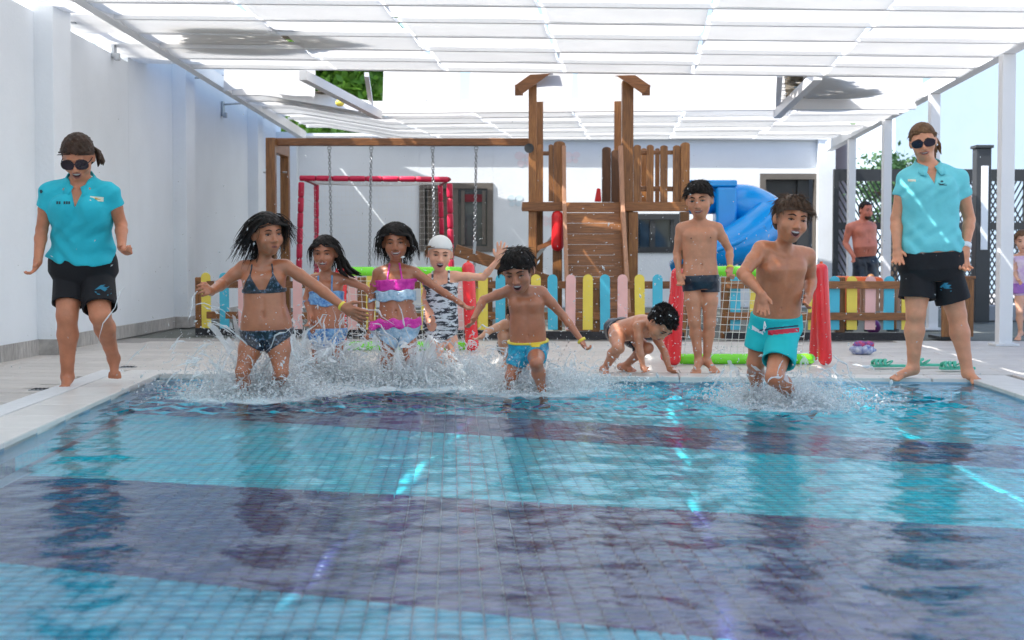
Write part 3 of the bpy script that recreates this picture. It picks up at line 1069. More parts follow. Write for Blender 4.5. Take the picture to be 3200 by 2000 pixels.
# railings
def slat(u0, u1, v0, v1, D0, dd, nm='slat', m='wood'):
    a, b_ = U(u0, v0, D0), U(u1, v1, D0)
    w_ = b_.x - a.x
    cx = (a.x + b_.x) / 2
    pts = [(a.x, D0, b_.z), (b_.x, D0, b_.z), (b_.x, D0, a.z - w_ * .28)]
    for k in range(1, 6):
        an = math.pi * k / 6
        pts.append((cx + w_ / 2 * math.cos(an), D0, a.z - w_ * .28 + w_ * .28 * math.sin(an)))
    pts.append((a.x, D0, a.z - w_ * .28))
    mb = MB(); mb.prism(pts, (0, dd, 0))
    return mb.build(nm, M[m] if isinstance(m, str) else m, tw)
for (u0, u1, v0) in ((1269, 1283, 341), (1296, 1307, 341)):
    slat(u0, u1, v0, 476, T + .02, .025)
slat(1308, 1335, 333, 477, T - .02, .12, 'railing_post')
wbox(1268, 1306, 357, 367, T + .05, .04, 'rail', tw, 'woodh')
for (u0, u1, v0) in ((1423, 1443, 347), (1445, 1462, 354)):
    slat(u0, u1, v0, 477, T + 1.25, .09, 'railing_post', mat('dark_pine', (.10, .045, .02), .5, vary=.3, scale=9, stretch=(9, 9, .7)))
for (u0, u1, v0) in ((1497, 1514, 342), (1528, 1544, 342), (1560, 1577, 343), (1590, 1607, 343)):
    slat(u0, u1, v0, 477, T + .02, .025)
slat(1609, 1629, 336, 477, T - .02, .12, 'railing_post')
wbox(1497, 1608, 355, 365, T + .05, .04, 'rail', tw, 'woodh')
wbox(1497, 1608, 440, 452, T + .05, .04, 'rail', tw, 'woodh')
for (u0, u1, v0) in ((1515, 1527, 350), (1548, 1558, 350)):
    slat(u0, u1, v0, 477, T + 1.3, .025)
# climbing wall of planks, leaning toward the camera at its foot
top_, bot_ = U(1407, 478, T - .07), Vector((U(1407, 640, T).x, T - .55, 0.02))
nP = 12
for i in range(nP):
    p = top_.lerp(bot_, i / nP); q = top_.lerp(bot_, (i + .965) / nP)
    hw = (U(1476, 500, T).x - U(1338, 500, T).x) / 2
    mb = MB(); mb.prism([(p.x - hw, p.y, p.z), (p.x + hw, p.y, p.z), (q.x + hw, q.y, q.z), (q.x - hw, q.y, q.z)], (0, .04, rnd.uniform(-.002, .002)))
    mb.build('climbing_plank', M['woodh'], tw)
M['palewood'] = mat('pale_planed_pine', (0.48, 0.25, 0.15), 0.5, vary=.15, scale=8, stretch=(9, 9, .7))
for (u0, v0, u1, w_) in ((1332, 345, 1334, .042), (1466, 345, 1474, .046)):
    a = U(u0, v0, T - .12); a2 = U((u0 + u1) / 2, 478, T - .16); b_ = Vector((U(u1 + 2, 640, T).x, T - .66, .02))
    MB().bar(a, a2, w_, .10, up=(0, 1, 0)).build('grab_rail', M['palewood'], tw, bevel=.005)
    MB().bar(a2, b_, w_, .10, up=(0, 1, 0)).build('side_stringer', M['palewood'], tw, bevel=.005)
for (x_, z_) in ((1365, 540), (1430, 570), (1380, 610), (1440, 510)):
    c_ = U(x_, z_, T - .30 + (z_ - 478) / 162 * -.25)
    t_ = (478 - z_) / -162
wbox(1484, 1507, 500, 640, T - .02, .12, 'tower_post', tw, z0=0)
wbox(1306, 1328, 500, 640, T + .05, .10, 'tower_post', tw, z0=0)
wbox(1607, 1628, 500, 640, T + .9, .10, 'tower_post', tw, z0=0)
MB().bar(U(1266, 588, T + .05), U(1308, 570, T + .05), .05, .09, up=(0, 1, 0)).build('brace', M['woodh'], tw)
MB().bar(U(1240, 640, T + .3), U(1306, 560, T + .3), .04, .04, up=(0, 1, 0)).build('brace', M['steel'], tw)
mb = MB(); mb.capsule(U(1317, 512, T - .02), U(1317, 580, T - .02), .068, 14, 4); mb.build('crawl_tube', M['redplastic'], tw, True)
mb = MB(); mb.tube([U(1250, 350, T - .03), U(1250, 350, T + .0)], .055, 12); mb.build('beam_clamp', M['darkframe'], tw)
mb = MB(); mb.prism([U(1405, 476, T + 1.0), U(1421, 476, T + 1.0), U(1419, 446, T + 1.0), U(1411, 444, T + 1.0)], (0, .10, 0)); mb.build('slide_hood', M['redplastic'], tw, bevel=.01)
# ================================================================== BLUE SPIRAL SLIDE
S0 = 17.6
sl = thing('spiral_slide', U(1760, 640, S0), 'bright blue plastic spiral slide curling down right of the tower', 'slide')
a, b_ = U(1620, 440, S0), U(1690, 470, S0)
V, F = [], []
# entrance tunnel: horizontal half pipe from the tower
mb = MB(); mb.tube([U(1622, 467, S0 + .1), U(1690, 467, S0 + .1)], .20, 20); mb.build('entry_tunnel', M['slide'], sl, True)
wbox(1626, 1742, 425, 441, S0 - .14, .60, 'hood', sl, 'slide', .02)
wbox(1692, 1741, 441, 628, S0 - .13, .30, 'support_column', sl, 'slide', .03)
cx_, cy_ = U(1745, 500, S0).x, S0 + .15
# curling closed tube: big rounded bend that drops to the right, comes back to the left and runs out
def sweep(name, pts, rx, rz, n=26):
    pts = [Vector(p) for p in pts]
    # catmull-rom
    out = []
    Pq = [pts[0]] + pts + [pts[-1]]
    Rq = [rx[0]] + list(rx) + [rx[-1]]; Zq = [rz[0]] + list(rz) + [rz[-1]]
    for i in range(1, len(Pq) - 2):
        for k in range(10):
            t = k / 10
            a, b, c, d = Pq[i - 1:i + 3]
            p_ = .5 * ((2 * b) + (c - a) * t + (2 * a - 5 * b + 4 * c - d) * t * t + (3 * b - a - 3 * c + d) * t ** 3)
            out.append((p_, Rq[i] + (Rq[i + 1] - Rq[i]) * t, Zq[i] + (Zq[i + 1] - Zq[i]) * t))
    out.append((pts[-1], rx[-1], rz[-1]))
    V, F = [], []
    for i, (p_, a_, b_) in enumerate(out):
        d = (out[min(i + 1, len(out) - 1)][0] - out[max(i - 1, 0)][0]).normalized()
        sd = d.cross(Vector((0, 0, 1))).normalized()
        upv = sd.cross(d)
        for k in range(n):
            an = 2 * math.pi * k / n
            V.append(tuple(p_ + sd * a_ * math.cos(an) + upv * b_ * math.sin(an)))
    for i in range(len(out) - 1):
        for k in range(n):
            F.append((i * n + k, i * n + (k + 1) % n, (i + 1) * n + (k + 1) % n, (i + 1) * n + k))
    fast_mesh(name, V, F, M['slide'], sl)
sweep('tube_bend', [U(1712, 470, S0 + .15), U(1760, 486, S0 + .12), U(1806, 520, S0 + .22), U(1822, 556, S0 + .5), U(1795, 585, S0 + .85), U(1740, 600, S0 + .9)],
      [.20, .24, .27, .28, .27, .26], [.17, .27, .33, .32, .28, .26])
sweep('tube_run', [U(1816, 520, S0 - .05), U(1770, 560, S0 - .28), U(1712, 588, S0 - .38), U(1650, 612, S0 - .34), U(1604, 640, S0 - .2)],
      [.22, .24, .23, .21, .19], [.25, .26, .22, .18, .16])
mb = MB(); mb.tube([U(1600, 622, S0 - .5), U(1660, 604, S0 - .62), U(1740, 573, S0 - .60), U(1806, 536, S0 - .42)], .03, 8); mb.build('rim', M['slide'], sl, True)

# ================================================================== FOOTBALL GOAL
Gd = 17.9
gl = thing('football_goal', (U(890, 700, Gd).x, Gd, 0), 'crimson padded football goal with a thin white net, behind the swings', 'goal')
def padded(a, b_, r, par, n):
    a, b_ = Vector(a), Vector(b_)
    for i in range(n):
        p = a.lerp(b_, i / n); q = a.lerp(b_, (i + .93) / n)
        mb = MB(); mb.tube([p, p.lerp(q, .08), p.lerp(q, .92), q], [r * .86, r, r, r * .86], 10); mb.build('pad', M['pad'], par, True)
    mb = MB(); mb.tube([a, b_], r * .8, 8); mb.build('frame_tube', M['padgap'], par, True)
a, b_ = U(712, 421, Gd), U(1062, 424, Gd)
padded(a + Vector((-.02, 0, .0)), b_, .036, gl, 9)
padded(a + Vector((0, 0, -.05)), (a.x - .06, Gd, .05), .038, gl, 9)
padded(b_ + Vector((0, 0, -.05)), (b_.x + .03, Gd, .05), .038, gl, 9)
c1, c2 = U(742, 434, Gd + .95), U(1040, 434, Gd + .95)
c1.z = c2.z = a.z - .03
c1.x += .03
padded(c1, (c1.x - .04, c1.y + .25, .05), .034, gl, 8)
padded(c2, (c2.x + .04, c2.y + .25, .05), .034, gl, 8)
for p, q in ((a, c1), (b_, c2)):
    MB().tube([p, q], .02, 8).build('depth_bar', M['padgap'], gl, True)
net = MB()
def netpatch(nt_, p00, p10, p11, p01, nu, nv, r=.0022, sag=0.0):
    p00, p10, p11, p01 = map(Vector, (p00, p10, p11, p01))
    def P(s, t):
        v = p00.lerp(p10, s).lerp(p01.lerp(p11, s), t)
        v.z -= sag * math.sin(math.pi * s) * math.sin(math.pi * t)
        return v
    for i in range(nu + 1):
        nt_.tube([P(i / nu, t / 4) for t in range(5)], r, 3, cap=False)
    for j in range(nv + 1):
        nt_.tube([P(t / 6, j / nv) for t in range(7)], r, 3, cap=False)
netpatch(net, a, b_, c2, c1, 44, 12, .003, .05)
netpatch(net, c1, c2, (c2.x, c2.y + .25, .05), (c1.x, c1.y + .25, .05), 30, 22, .0016)
netpatch(net, a, c1, (c1.x, c1.y + .25, .05), (a.x, a.y, .05), 10, 22, .0016)
net.build('net', M['net'], gl, kind='stuff')

# ================================================================== PICKET FENCES
colr = ['yellow', 'blue', 'pink']
def picket_fence(us, cols, D0, D1, vtop, front, label, vb=785, hide=()):
    x0, x1 = U(us[0] - 24, 700, D0).x, U(us[-1] + 24, 700, D1).x
    th = thing('picket_fence', ((x0 + x1) / 2, (D0 + D1) / 2, 0), label, 'fence', 'low coloured picket fences')
    def at(u):
        t = (u - us[0]) / max(1, us[-1] - us[0])
        return D0 + (D1 - D0) * t
    for u, c_ in zip(us, cols):
        D_ = at(u)
        a = U(u - 11.5, vtop, D_); b__ = U(u + 11.5, vb - 6, D_)
        w_ = b__.x - a.x
        zt = a.z; zb = b__.z
        tilt = rnd.uniform(-.006, .006)
        pts = [(a.x, 0, zb), (b__.x, 0, zb)] + [((a.x + b__.x) / 2 + tilt + w_ / 2 * math.cos(math.pi * k / 8), 0, zt - w_ / 2 + w_ / 2 * math.sin(math.pi * k / 8)) for k in range(9)]
        mb = MB(); mb.prism([(p[0], D_, p[2]) for p in pts], (0, .022, 0))
        mb.build('picket', M[c_], th)
    for vv in (673, 747):
        yy = -.042 if front else .0235
        a = U(us[0] - 24, vv, D0); b__ = U(us[-1] + 24, vv, D1)
        zz = U(us[0], vv, (D0 + D1) / 2).z
        MB().bar((a.x, D0 + yy + .02, zz), (b__.x, D1 + yy + .02, zz), .04, .075).build('rail', M['woodh'], th, bevel=.004)
    for u in (us[0] - 20, us[len(us) // 2] + 20, us[-1] + 18):
        D_ = at(u)
        a = U(u, 655, D_)
        lbox(a.x - .045, a.x + .045, D_ + .066, D_ + .15, 0, a.z, 'post', 'wood', th, .01)
    MB().bar((x0, D0 + .04, .035), (x1, D1 + .04, .035), .10, .075).build('rubber_edging', M['rubber'], th)
    return th
def seq(start, n): return [colr[(start + i) % 3] for i in range(n)]
us = [487 + 43.2 * i for i in range(16)]
picket_fence(us, seq(0, 16), 15.3, 14.65, 644, False, 'low picket fence of yellow, blue and pink slats, left stretch ending at the wall')
us = [1141, 1182, 1223] + [1265 + 41.2 * i for i in range(9)]
picket_fence(us, seq(0, 12), 14.6, 14.3, 648, False, 'low picket fence of blue, pink and yellow slats in front of the play tower')
us = [1738, 1784, 1830, 1876, 1922] + [1971, 2013, 2056, 2100, 2143]
picket_fence(us, ['blue', 'yellow', 'pink', 'blue', 'yellow', 'blue', 'yellow', 'pink', 'blue', 'yellow'], 14.35, 14.2, 652, True, 'low picket fence with its timber rails in front, right of the small goal')
# timber crate by the woman on the right
pc = thing('timber_planter', (U(2262, 800, 14.4).x, 14.4, 0), 'tall slatted timber planter box behind the legs of the woman on the right', 'planter')
a, b_ = U(2226, 652, 14.3), U(2300, 803, 14.3)
n = 7
for i in range(n):
    x0 = a.x + (b_.x - a.x) * i / n
    lbox(x0, x0 + (b_.x - a.x) / n * .93, 14.3, 14.325, .03, a.z - .03, 'slat', 'wood', pc)
    if i < 5:
        lbox(b_.x - .03, b_.x - .005, 14.33 + i * .09, 14.41 + i * .09, .03, a.z - .03, 'slat', 'wood', pc)
lbox(a.x - .01, b_.x + .01, 14.28, 14.80, a.z - .028, a.z, 'top_frame', 'woodh', pc, .004)
lbox(a.x, b_.x - .03, 14.33, 14.75, .0, .03, 'base', 'darkframe', pc)
# toys behind the right fence
D = 15.4
th = thing('toy_barrel', U(1990, 775, D), 'orange plastic ride-on toy behind the right stretch of fence', 'toy')
mb = MB(); mb.capsule(U(1990, 690, D), U(1986, 742, D), .115, 16, 5); mb.build('toy_body', M['orange'], th, True)
mb = MB(); mb.capsule(U(1975, 664, D), U(2075, 666, D), .055, 12, 4); mb.build('toy_top', M['orange'], th, True)
mb = MB(); mb.tube([U(1962, 762, D - .05), U(1962, 762, D + .1)], .07, 14); mb.tube([U(2012, 762, D - .05), U(2012, 762, D + .1)], .07, 14); mb.build('wheels', M['rubber'], th, True)
th = thing('ball', U(2063, 778, 14.6), 'purple plastic ball lying behind the pink slat of the right fence', 'ball')
mb = MB(); c_ = U(2063, 772, 14.75); mb.capsule(c_ - Vector((0.002, 0, 0)), c_ + Vector((.002, 0, 0)), .075, 16, 7); mb.build('ball_shell', M['purple'], th, True)
mb = MB(); mb.tube([c_ + Vector((0, -.072, .01)), c_ + Vector((0, -.077, .01))], .012, 8); mb.build('valve', M['white'], th)
for (u, v0, lab) in ((2002, 650, 'brown rounded timber bollard behind the yellow slat of the right fence'), (2057, 645, 'brown rounded timber bollard behind the pink slat of the right fence'), (2110, 660, 'brown rounded timber bollard behind the last blue slat of the right fence')):
    a = U(u - 9, v0, 16.0); b_ = U(u + 9, 700, 16.0)
    th = thing('bollard', ((a.x + b_.x) / 2, 16, 0), lab, 'bollard', 'timber bollards behind the right fence')
    mb = MB(); mb.capsule(((a.x + b_.x) / 2, 16, .05), ((a.x + b_.x) / 2, 16, a.z - .05), (b_.x - a.x) / 2, 12, 4); mb.build('log', M['wood'], th, True)
    mb = MB(); mb.tube([((a.x + b_.x) / 2, 16, 0), ((a.x + b_.x) / 2, 16, .03)], .07, 12); mb.build('collar', M['darkframe'], th)
# light lounge table behind the fence
th = thing('slatted_bench', U(2080, 700, 19), 'pale slatted bench standing behind the right picket fence', 'bench')
for i in range(14):
    a = U(2040 + i * 10, 672, 19); b_ = U(2047 + i * 10, 735, 19)
    lbox(a.x, b_.x, 19, 19.03, b_.z, a.z, 'slat', 'palewood', th)
a = U(2036, 670, 19); b_ = U(2184, 676, 19)
lbox(a.x, b_.x, 18.97, 19.5, a.z - .05, a.z, 'seat', 'palewood', th)
for x_ in (a.x + .03, b_.x - .03):
    lbox(x_ - .03, x_ + .03, 19.04, 19.1, 0, a.z - .052, 'leg', 'palewood', th)

# ================================================================== INFLATABLE GOALS
def inflatable(Dg, ul, ur, vt, vb_, depth, label, ubackl, wide=.052):
    a = U(ul, vt, Dg); b_ = U(ur, vt - 10, Dg)
    th = thing('inflatable_goal', ((a.x + b_.x) / 2, Dg, 0), label, 'inflatable goal', 'small inflatable goals on the deck')
    for p, lean in ((a, -.03), (b_, .03)):
        mb = MB(); mb.capsule((p.x + lean, Dg - .02, wide + .004), (p.x, Dg, p.z), wide, 18, 6); mb.build('post', M['red'], th, True)
        mb = MB(); mb.tube([(p.x, Dg, p.z + wide - .01), (p.x, Dg, p.z + wide + .012)], .012, 8); mb.build('valve', M['orange'], th)
        mb = MB(); mb.capsule((p.x + lean * 1.5, Dg + depth, .04), (p.x, Dg + .07, p.z - .02), wide * .7, 14, 5); mb.build('stay', M['red'], th, True)
    zt = U(ul, 641, Dg).z
    r = .040
    mb = MB(); mb.capsule((a.x + wide + .02, Dg + .01, zt), (b_.x - wide - .02, Dg + .01, zt), r, 16, 5); mb.build('crossbar', M['green'], th, True)
    mb = MB(); mb.capsule((a.x + wide, Dg + .12, r + .003), (b_.x - wide, Dg + .12, r + .003), r, 16, 5); mb.build('bottom_tube', M['green'], th, True)
    mb = MB()
    netpatch(mb, (a.x + .06, Dg + .03, zt - .02), (b_.x - .06, Dg + .03, zt - .02), (b_.x - .05, Dg + depth, .02), (a.x + .05, Dg + depth, .02), int((b_.x - a.x) / .055), 11, .0026, .03)
    mb.build('net', M['net'], th, kind='stuff')
    return th
inflatable(10.7, 1602, 1940, 648, 860, .45, 'red and green inflatable goal with white net beside the boy in navy trunks', 1925)
inflatable(12.4, 806, 1106, 644, 850, .45, 'red and green inflatable goal standing behind the group of girls', 839, .056)

# ================================================================== SMALL THINGS ON THE DECK
def clog(u, v, yaw, lab):
    c_ = G(u, v, 0.0)
    th = thing('sandal', c_, lab, 'sandal', 'mint green rubber sandals')
    R = Matrix.Rotation(yaw, 3, 'Z')
    def W(x, y, z): return c_ + R @ Vector((x, y, z))
    pts = [(-.125, .02), (-.115, .038), (-.06, .036), (0, .034), (.06, .046), (.11, .044), (.132, .015), (.132, -.015), (.11, -.038), (.06, -.042), (0, -.032), (-.06, -.034), (-.115, -.036), (-.125, -.02)]
    mb = MB(); mb.prism([W(x, y, .013) for x, y in pts], (0, 0, .018)); mb.build('sole', M['mint'], th, bevel=.004)
    for (x0, ) in ((.03,), (.065,), (.095,)):
        arc = [W(x0 + .012 * math.sin(3 * t), .046 * math.cos(t), .03 + .034 * math.sin(t)) for t in [math.pi * k / 10 for k in range(11)]]
        mb = MB(); mb.tube(arc, .011, 6); mb.build('strap', M['mint'], th, True)
    arc = [W(.02 - .05 * math.sin(t), .036 * math.cos(t), .028 + .03 * math.sin(t)) for t in [math.pi * k / 10 for k in range(11)]]
    mb = MB(); mb.tube(arc, .006, 6); mb.build('heel_strap', M['mint'], th, True)
clog(2098, 871, math.radians(185), 'mint green sandal left of the woman in the pale polo shirt')
clog(2186, 869, math.radians(170), 'mint green sandal just behind the left foot of the right woman')
clog(2262, 877, math.radians(186), 'mint green sandal between the feet of the right woman, nearest the right foot')
# crumpled armbands / towel bundle
c_ = G(2037, 838, 0)
th = thing('swim_bag', c_, 'crumpled blue, red and white patterned swim bag lying on the deck', 'bag')
M['bagcloth'] = mat('patterned_cloth', (0.03, 0.10, 0.42), 0.6, col2=(0.75, 0.78, 0.85), scale=26)
M['bagred'] = mat('red_cloth', (0.70, 0.05, 0.08), 0.6, col2=(0.05, 0.12, 0.45), scale=30)
bpts = []
def lump(c0, r, m, nm, seed):
    V, F = [], []
    nu, nv = 22, 12
    for i in range(nv + 1):
        ph = math.pi * i / nv
        for k in range(nu):
            a_ = 2 * math.pi * k / nu
            d = Vector((math.sin(ph) * math.cos(a_), math.sin(ph) * math.sin(a_), math.cos(ph)))
            q = 1 + .28 * mnoise.noise(d * 2.6 + Vector((seed, 0, 0)))
            p_ = Vector((d.x * r[0], d.y * r[1], d.z * r[2])) * q + c0
            p_.z = max(p_.z, .003)
            V.append(tuple(p_))
    for i in range(nv):
        for k in range(nu):
            F.append((i * nu + k, i * nu + (k + 1) % nu, (i + 1) * nu + (k + 1) % nu, (i + 1) * nu + k))
    fast_mesh(nm, V, F, m, th)
lump(c_ + Vector((0, 0, .045)), (.105, .07, .050), M['bagcloth'], 'bag_body', 1.3)
lump(c_ + Vector((-.02, -.01, .088)), (.06, .05, .028), M['bagred'], 'bag_flap', 5.1)
lump(c_ + Vector((.055, -.01, .085)), (.04, .04, .03), M['bagred'], 'bag_pocket', 9.4)
# ================================================================== WATER
def splash_src(px, py, ox, oy, s, D, power, spread=1.0):
    p = K(ox + px / s, oy + py / s, D)
    return (p.x, p.y, power, spread)
# (view pixel x, y in a zoomed region, its origin, scale, depth, power)
SPL = [
    splash_src(450, 1360, 550, 600, 2.16, 8.5, 1.25, 1.15), splash_src(650, 1330, 550, 600, 2.16, 8.65, 1.25, 1.1),
    splash_src(960, 1290, 550, 600, 2.16, 9.4, 1.2, 1.0), splash_src(1090, 1280, 550, 600, 2.16, 9.35, 1.2, 1.0),
    splash_src(280, 1380, 1100, 650, 2.52, 9.35, .95, .9), splash_src(480, 1400, 1100, 650, 2.52, 9.25, 1.0, .9),
    splash_src(720, 1330, 1100, 650, 2.52, 9.45, .9, 1.1), splash_src(900, 1300, 1100, 650, 2.52, 9.6, .6, 1.2),
    splash_src(440, 1390, 1400, 650, 2.326, 8.85, .7, .9), splash_src(690, 1390, 1400, 650, 2.326, 8.8, .7, 1.0),
    splash_src(900, 1330, 1400, 650, 2.326, 9.1, .6, 1.6), splash_src(150, 1250, 1400, 650, 2.326, 9.35, .75, 1.4),
    splash_src(320, 1380, 2200, 550, 1.964, 8.10, .62, .8), splash_src(640, 1440, 2200, 550, 1.964, 7.86, .75, 1.1),
    splash_src(500, 1330, 2200, 550, 1.964, 8.4, .5, 1.3),
]
nx, ny = 330, 520
S = np.linspace(0, 1, nx + 1)
# denser rows near the far end where the water is seen most closely foreshortened
Tt = np.linspace(0, 1, ny + 1) ** .9
X = np.zeros((ny + 1, nx + 1)); Y = np.zeros_like(X)
for j, t in enumerate(Tt):
    a = pool_pt(0, t); b_ = pool_pt(1, t)
    X[j] = a.x + (b_.x - a.x) * S
    Y[j] = a.y + (b_.y - a.y) * S
Z = np.zeros_like(X)
agit = np.zeros_like(X)
foam = np.zeros_like(X)
for (sx, sy, pw, sp) in SPL:
    r2 = ((X - sx) / (1.1 * sp)) ** 2 + ((Y - sy) / 1.15) ** 2
    agit += pw * np.exp(-r2 * 1.3)
    r2 = ((X - sx) / (.34 * sp)) ** 2 + ((Y - sy) / .42) ** 2
    foam += pw * np.exp(-r2)
agit = np.clip(agit, 0, 1.3) + .55 * np.clip((Y - 7.3) / 2.0, 0, 1)
rs = np.random.RandomState(5)
def waves(n, lmin, lmax, amp, spread=math.pi, base=0.0):
    z = np.zeros_like(X)
    for _ in range(n):
        lam = math.exp(rs.uniform(math.log(lmin), math.log(lmax)))
        th = base + rs.uniform(-spread, spread)
        k = 2 * math.pi / lam
        ph = rs.uniform(0, 6.28)
        a = amp * lam
        xx = X + .03 * np.sin(Y * 7 + ph); yy = Y + .03 * np.sin(X * 6 + ph)
        z += a * np.sin(k * (xx * math.cos(th) + yy * math.sin(th)) + ph)
    return z / math.sqrt(n)
calm = waves(34, .06, .45, .0105, 1.2, math.pi / 2)
mid = waves(30, .06, .30, .022, 2.2, math.pi / 2)
rough = waves(34, .055, .26, .055)
Z = calm * 1.05 + mid * np.clip(agit * .6 + .13, 0, 1) + rough * np.clip(agit - .25, 0, 1.1) * .9
edge = np.minimum(np.minimum(S[None, :], 1 - S[None, :]) * 5.2 / .12, np.minimum(Tt[:, None], 1 - Tt[:, None]) * 9 / .12)
Z *= np.clip(edge, .15, 1)
Z += WZ
V = np.stack([X, Y, Z], -1).reshape(-1, 3)
idx = np.arange((nx + 1) * (ny + 1)).reshape(ny + 1, nx + 1)
F = np.stack([idx[:-1, :-1], idx[:-1, 1:], idx[1:, 1:], idx[1:, :-1]], -1).reshape(-1, 4)
M['water'] = wm = bpy.data.materials.new('pool_water')
wm.use_nodes = True
t = wm.node_tree
t.nodes.remove(t.nodes['Principled BSDF'])
N, L = t.nodes.new, t.links.new
out = t.nodes['Material Output']
tc = N('ShaderNodeNewGeometry')
mp = N('ShaderNodeMapping'); mp.inputs['Scale'].default_value = (1, 1.5, 1)
L(tc.outputs['Position'], mp.inputs[0])
n1 = N('ShaderNodeTexNoise'); n1.inputs['Scale'].default_value = 24; n1.inputs['Detail'].default_value = 3
L(mp.outputs[0], n1.inputs['Vector'])
bp = N('ShaderNodeBump'); bp.inputs['Strength'].default_value = .35; bp.inputs['Distance'].default_value = .006
L(n1.outputs['Fac'], bp.inputs['Height'])
fr = N('ShaderNodeFresnel'); fr.inputs['IOR'].default_value = 1.33
L(bp.outputs[0], fr.inputs['Normal'])
trn = N('ShaderNodeBsdfTransparent'); trn.inputs[0].default_value = (.84, .98, 1.0, 1)
gl_ = N('ShaderNodeBsdfGlossy'); gl_.inputs['Roughness'].default_value = .035; gl_.inputs[0].default_value = (.86, .93, 1, 1)
L(bp.outputs[0], gl_.inputs['Normal'])
mx = N('ShaderNodeMixShader')
L(fr.outputs[0], mx.inputs[0]); L(trn.outputs[0], mx.inputs[1]); L(gl_.outputs[0], mx.inputs[2])
# white aerated water around the running legs
at = N('ShaderNodeAttribute'); at.attribute_name = 'foam'
n2 = N('ShaderNodeTexNoise'); n2.inputs['Scale'].default_value = 9; n2.inputs['Detail'].default_value = 9; n2.inputs['Roughness'].default_value = .72
mp2 = N('ShaderNodeMapping'); mp2.inputs['Scale'].default_value = (1, 2.2, 1)
L(tc.outputs['Position'], mp2.inputs[0]); L(mp2.outputs[0], n2.inputs['Vector'])
ma = N('ShaderNodeMath'); ma.operation = 'MULTIPLY_ADD'; ma.inputs[1].default_value = 1.0; ma.inputs[2].default_value = -0.90
ad = N('ShaderNodeMath'); ad.operation = 'ADD'
L(at.outputs['Fac'], ma.inputs[0]); L(ma.outputs[0], ad.inputs[0]); L(n2.outputs['Fac'], ad.inputs[1])
mr = N('ShaderNodeMapRange'); mr.inputs['From Min'].default_value = 0.0; mr.inputs['From Max'].default_value = .45; mr.inputs['To Max'].default_value = .85
L(ad.outputs[0], mr.inputs['Value'])
df = N('ShaderNodeBsdfDiffuse'); df.inputs[0].default_value = (.86, .92, .95, 1)
tl = N('ShaderNodeBsdfTranslucent'); tl.inputs[0].default_value = (.80, .90, .95, 1)
md = N('ShaderNodeMixShader'); md.inputs[0].default_value = .3
L(df.outputs[0], md.inputs[1]); L(tl.outputs[0], md.inputs[2])
mf = N('ShaderNodeMixShader')
L(mr.outputs[0], mf.inputs[0]); L(mx.outputs[0], mf.inputs[1]); L(md.outputs[0], mf.inputs[2])
L(mf.outputs[0], out.inputs['Surface'])
wo = fast_mesh('pool_water', V, F, wm, None, smooth=True, kind='structure')
at_ = wo.data.attributes.new('foam', 'FLOAT', 'POINT')
at_.data.foreach_set('value', np.clip(foam, 0, 1).reshape(-1).astype(np.float32))
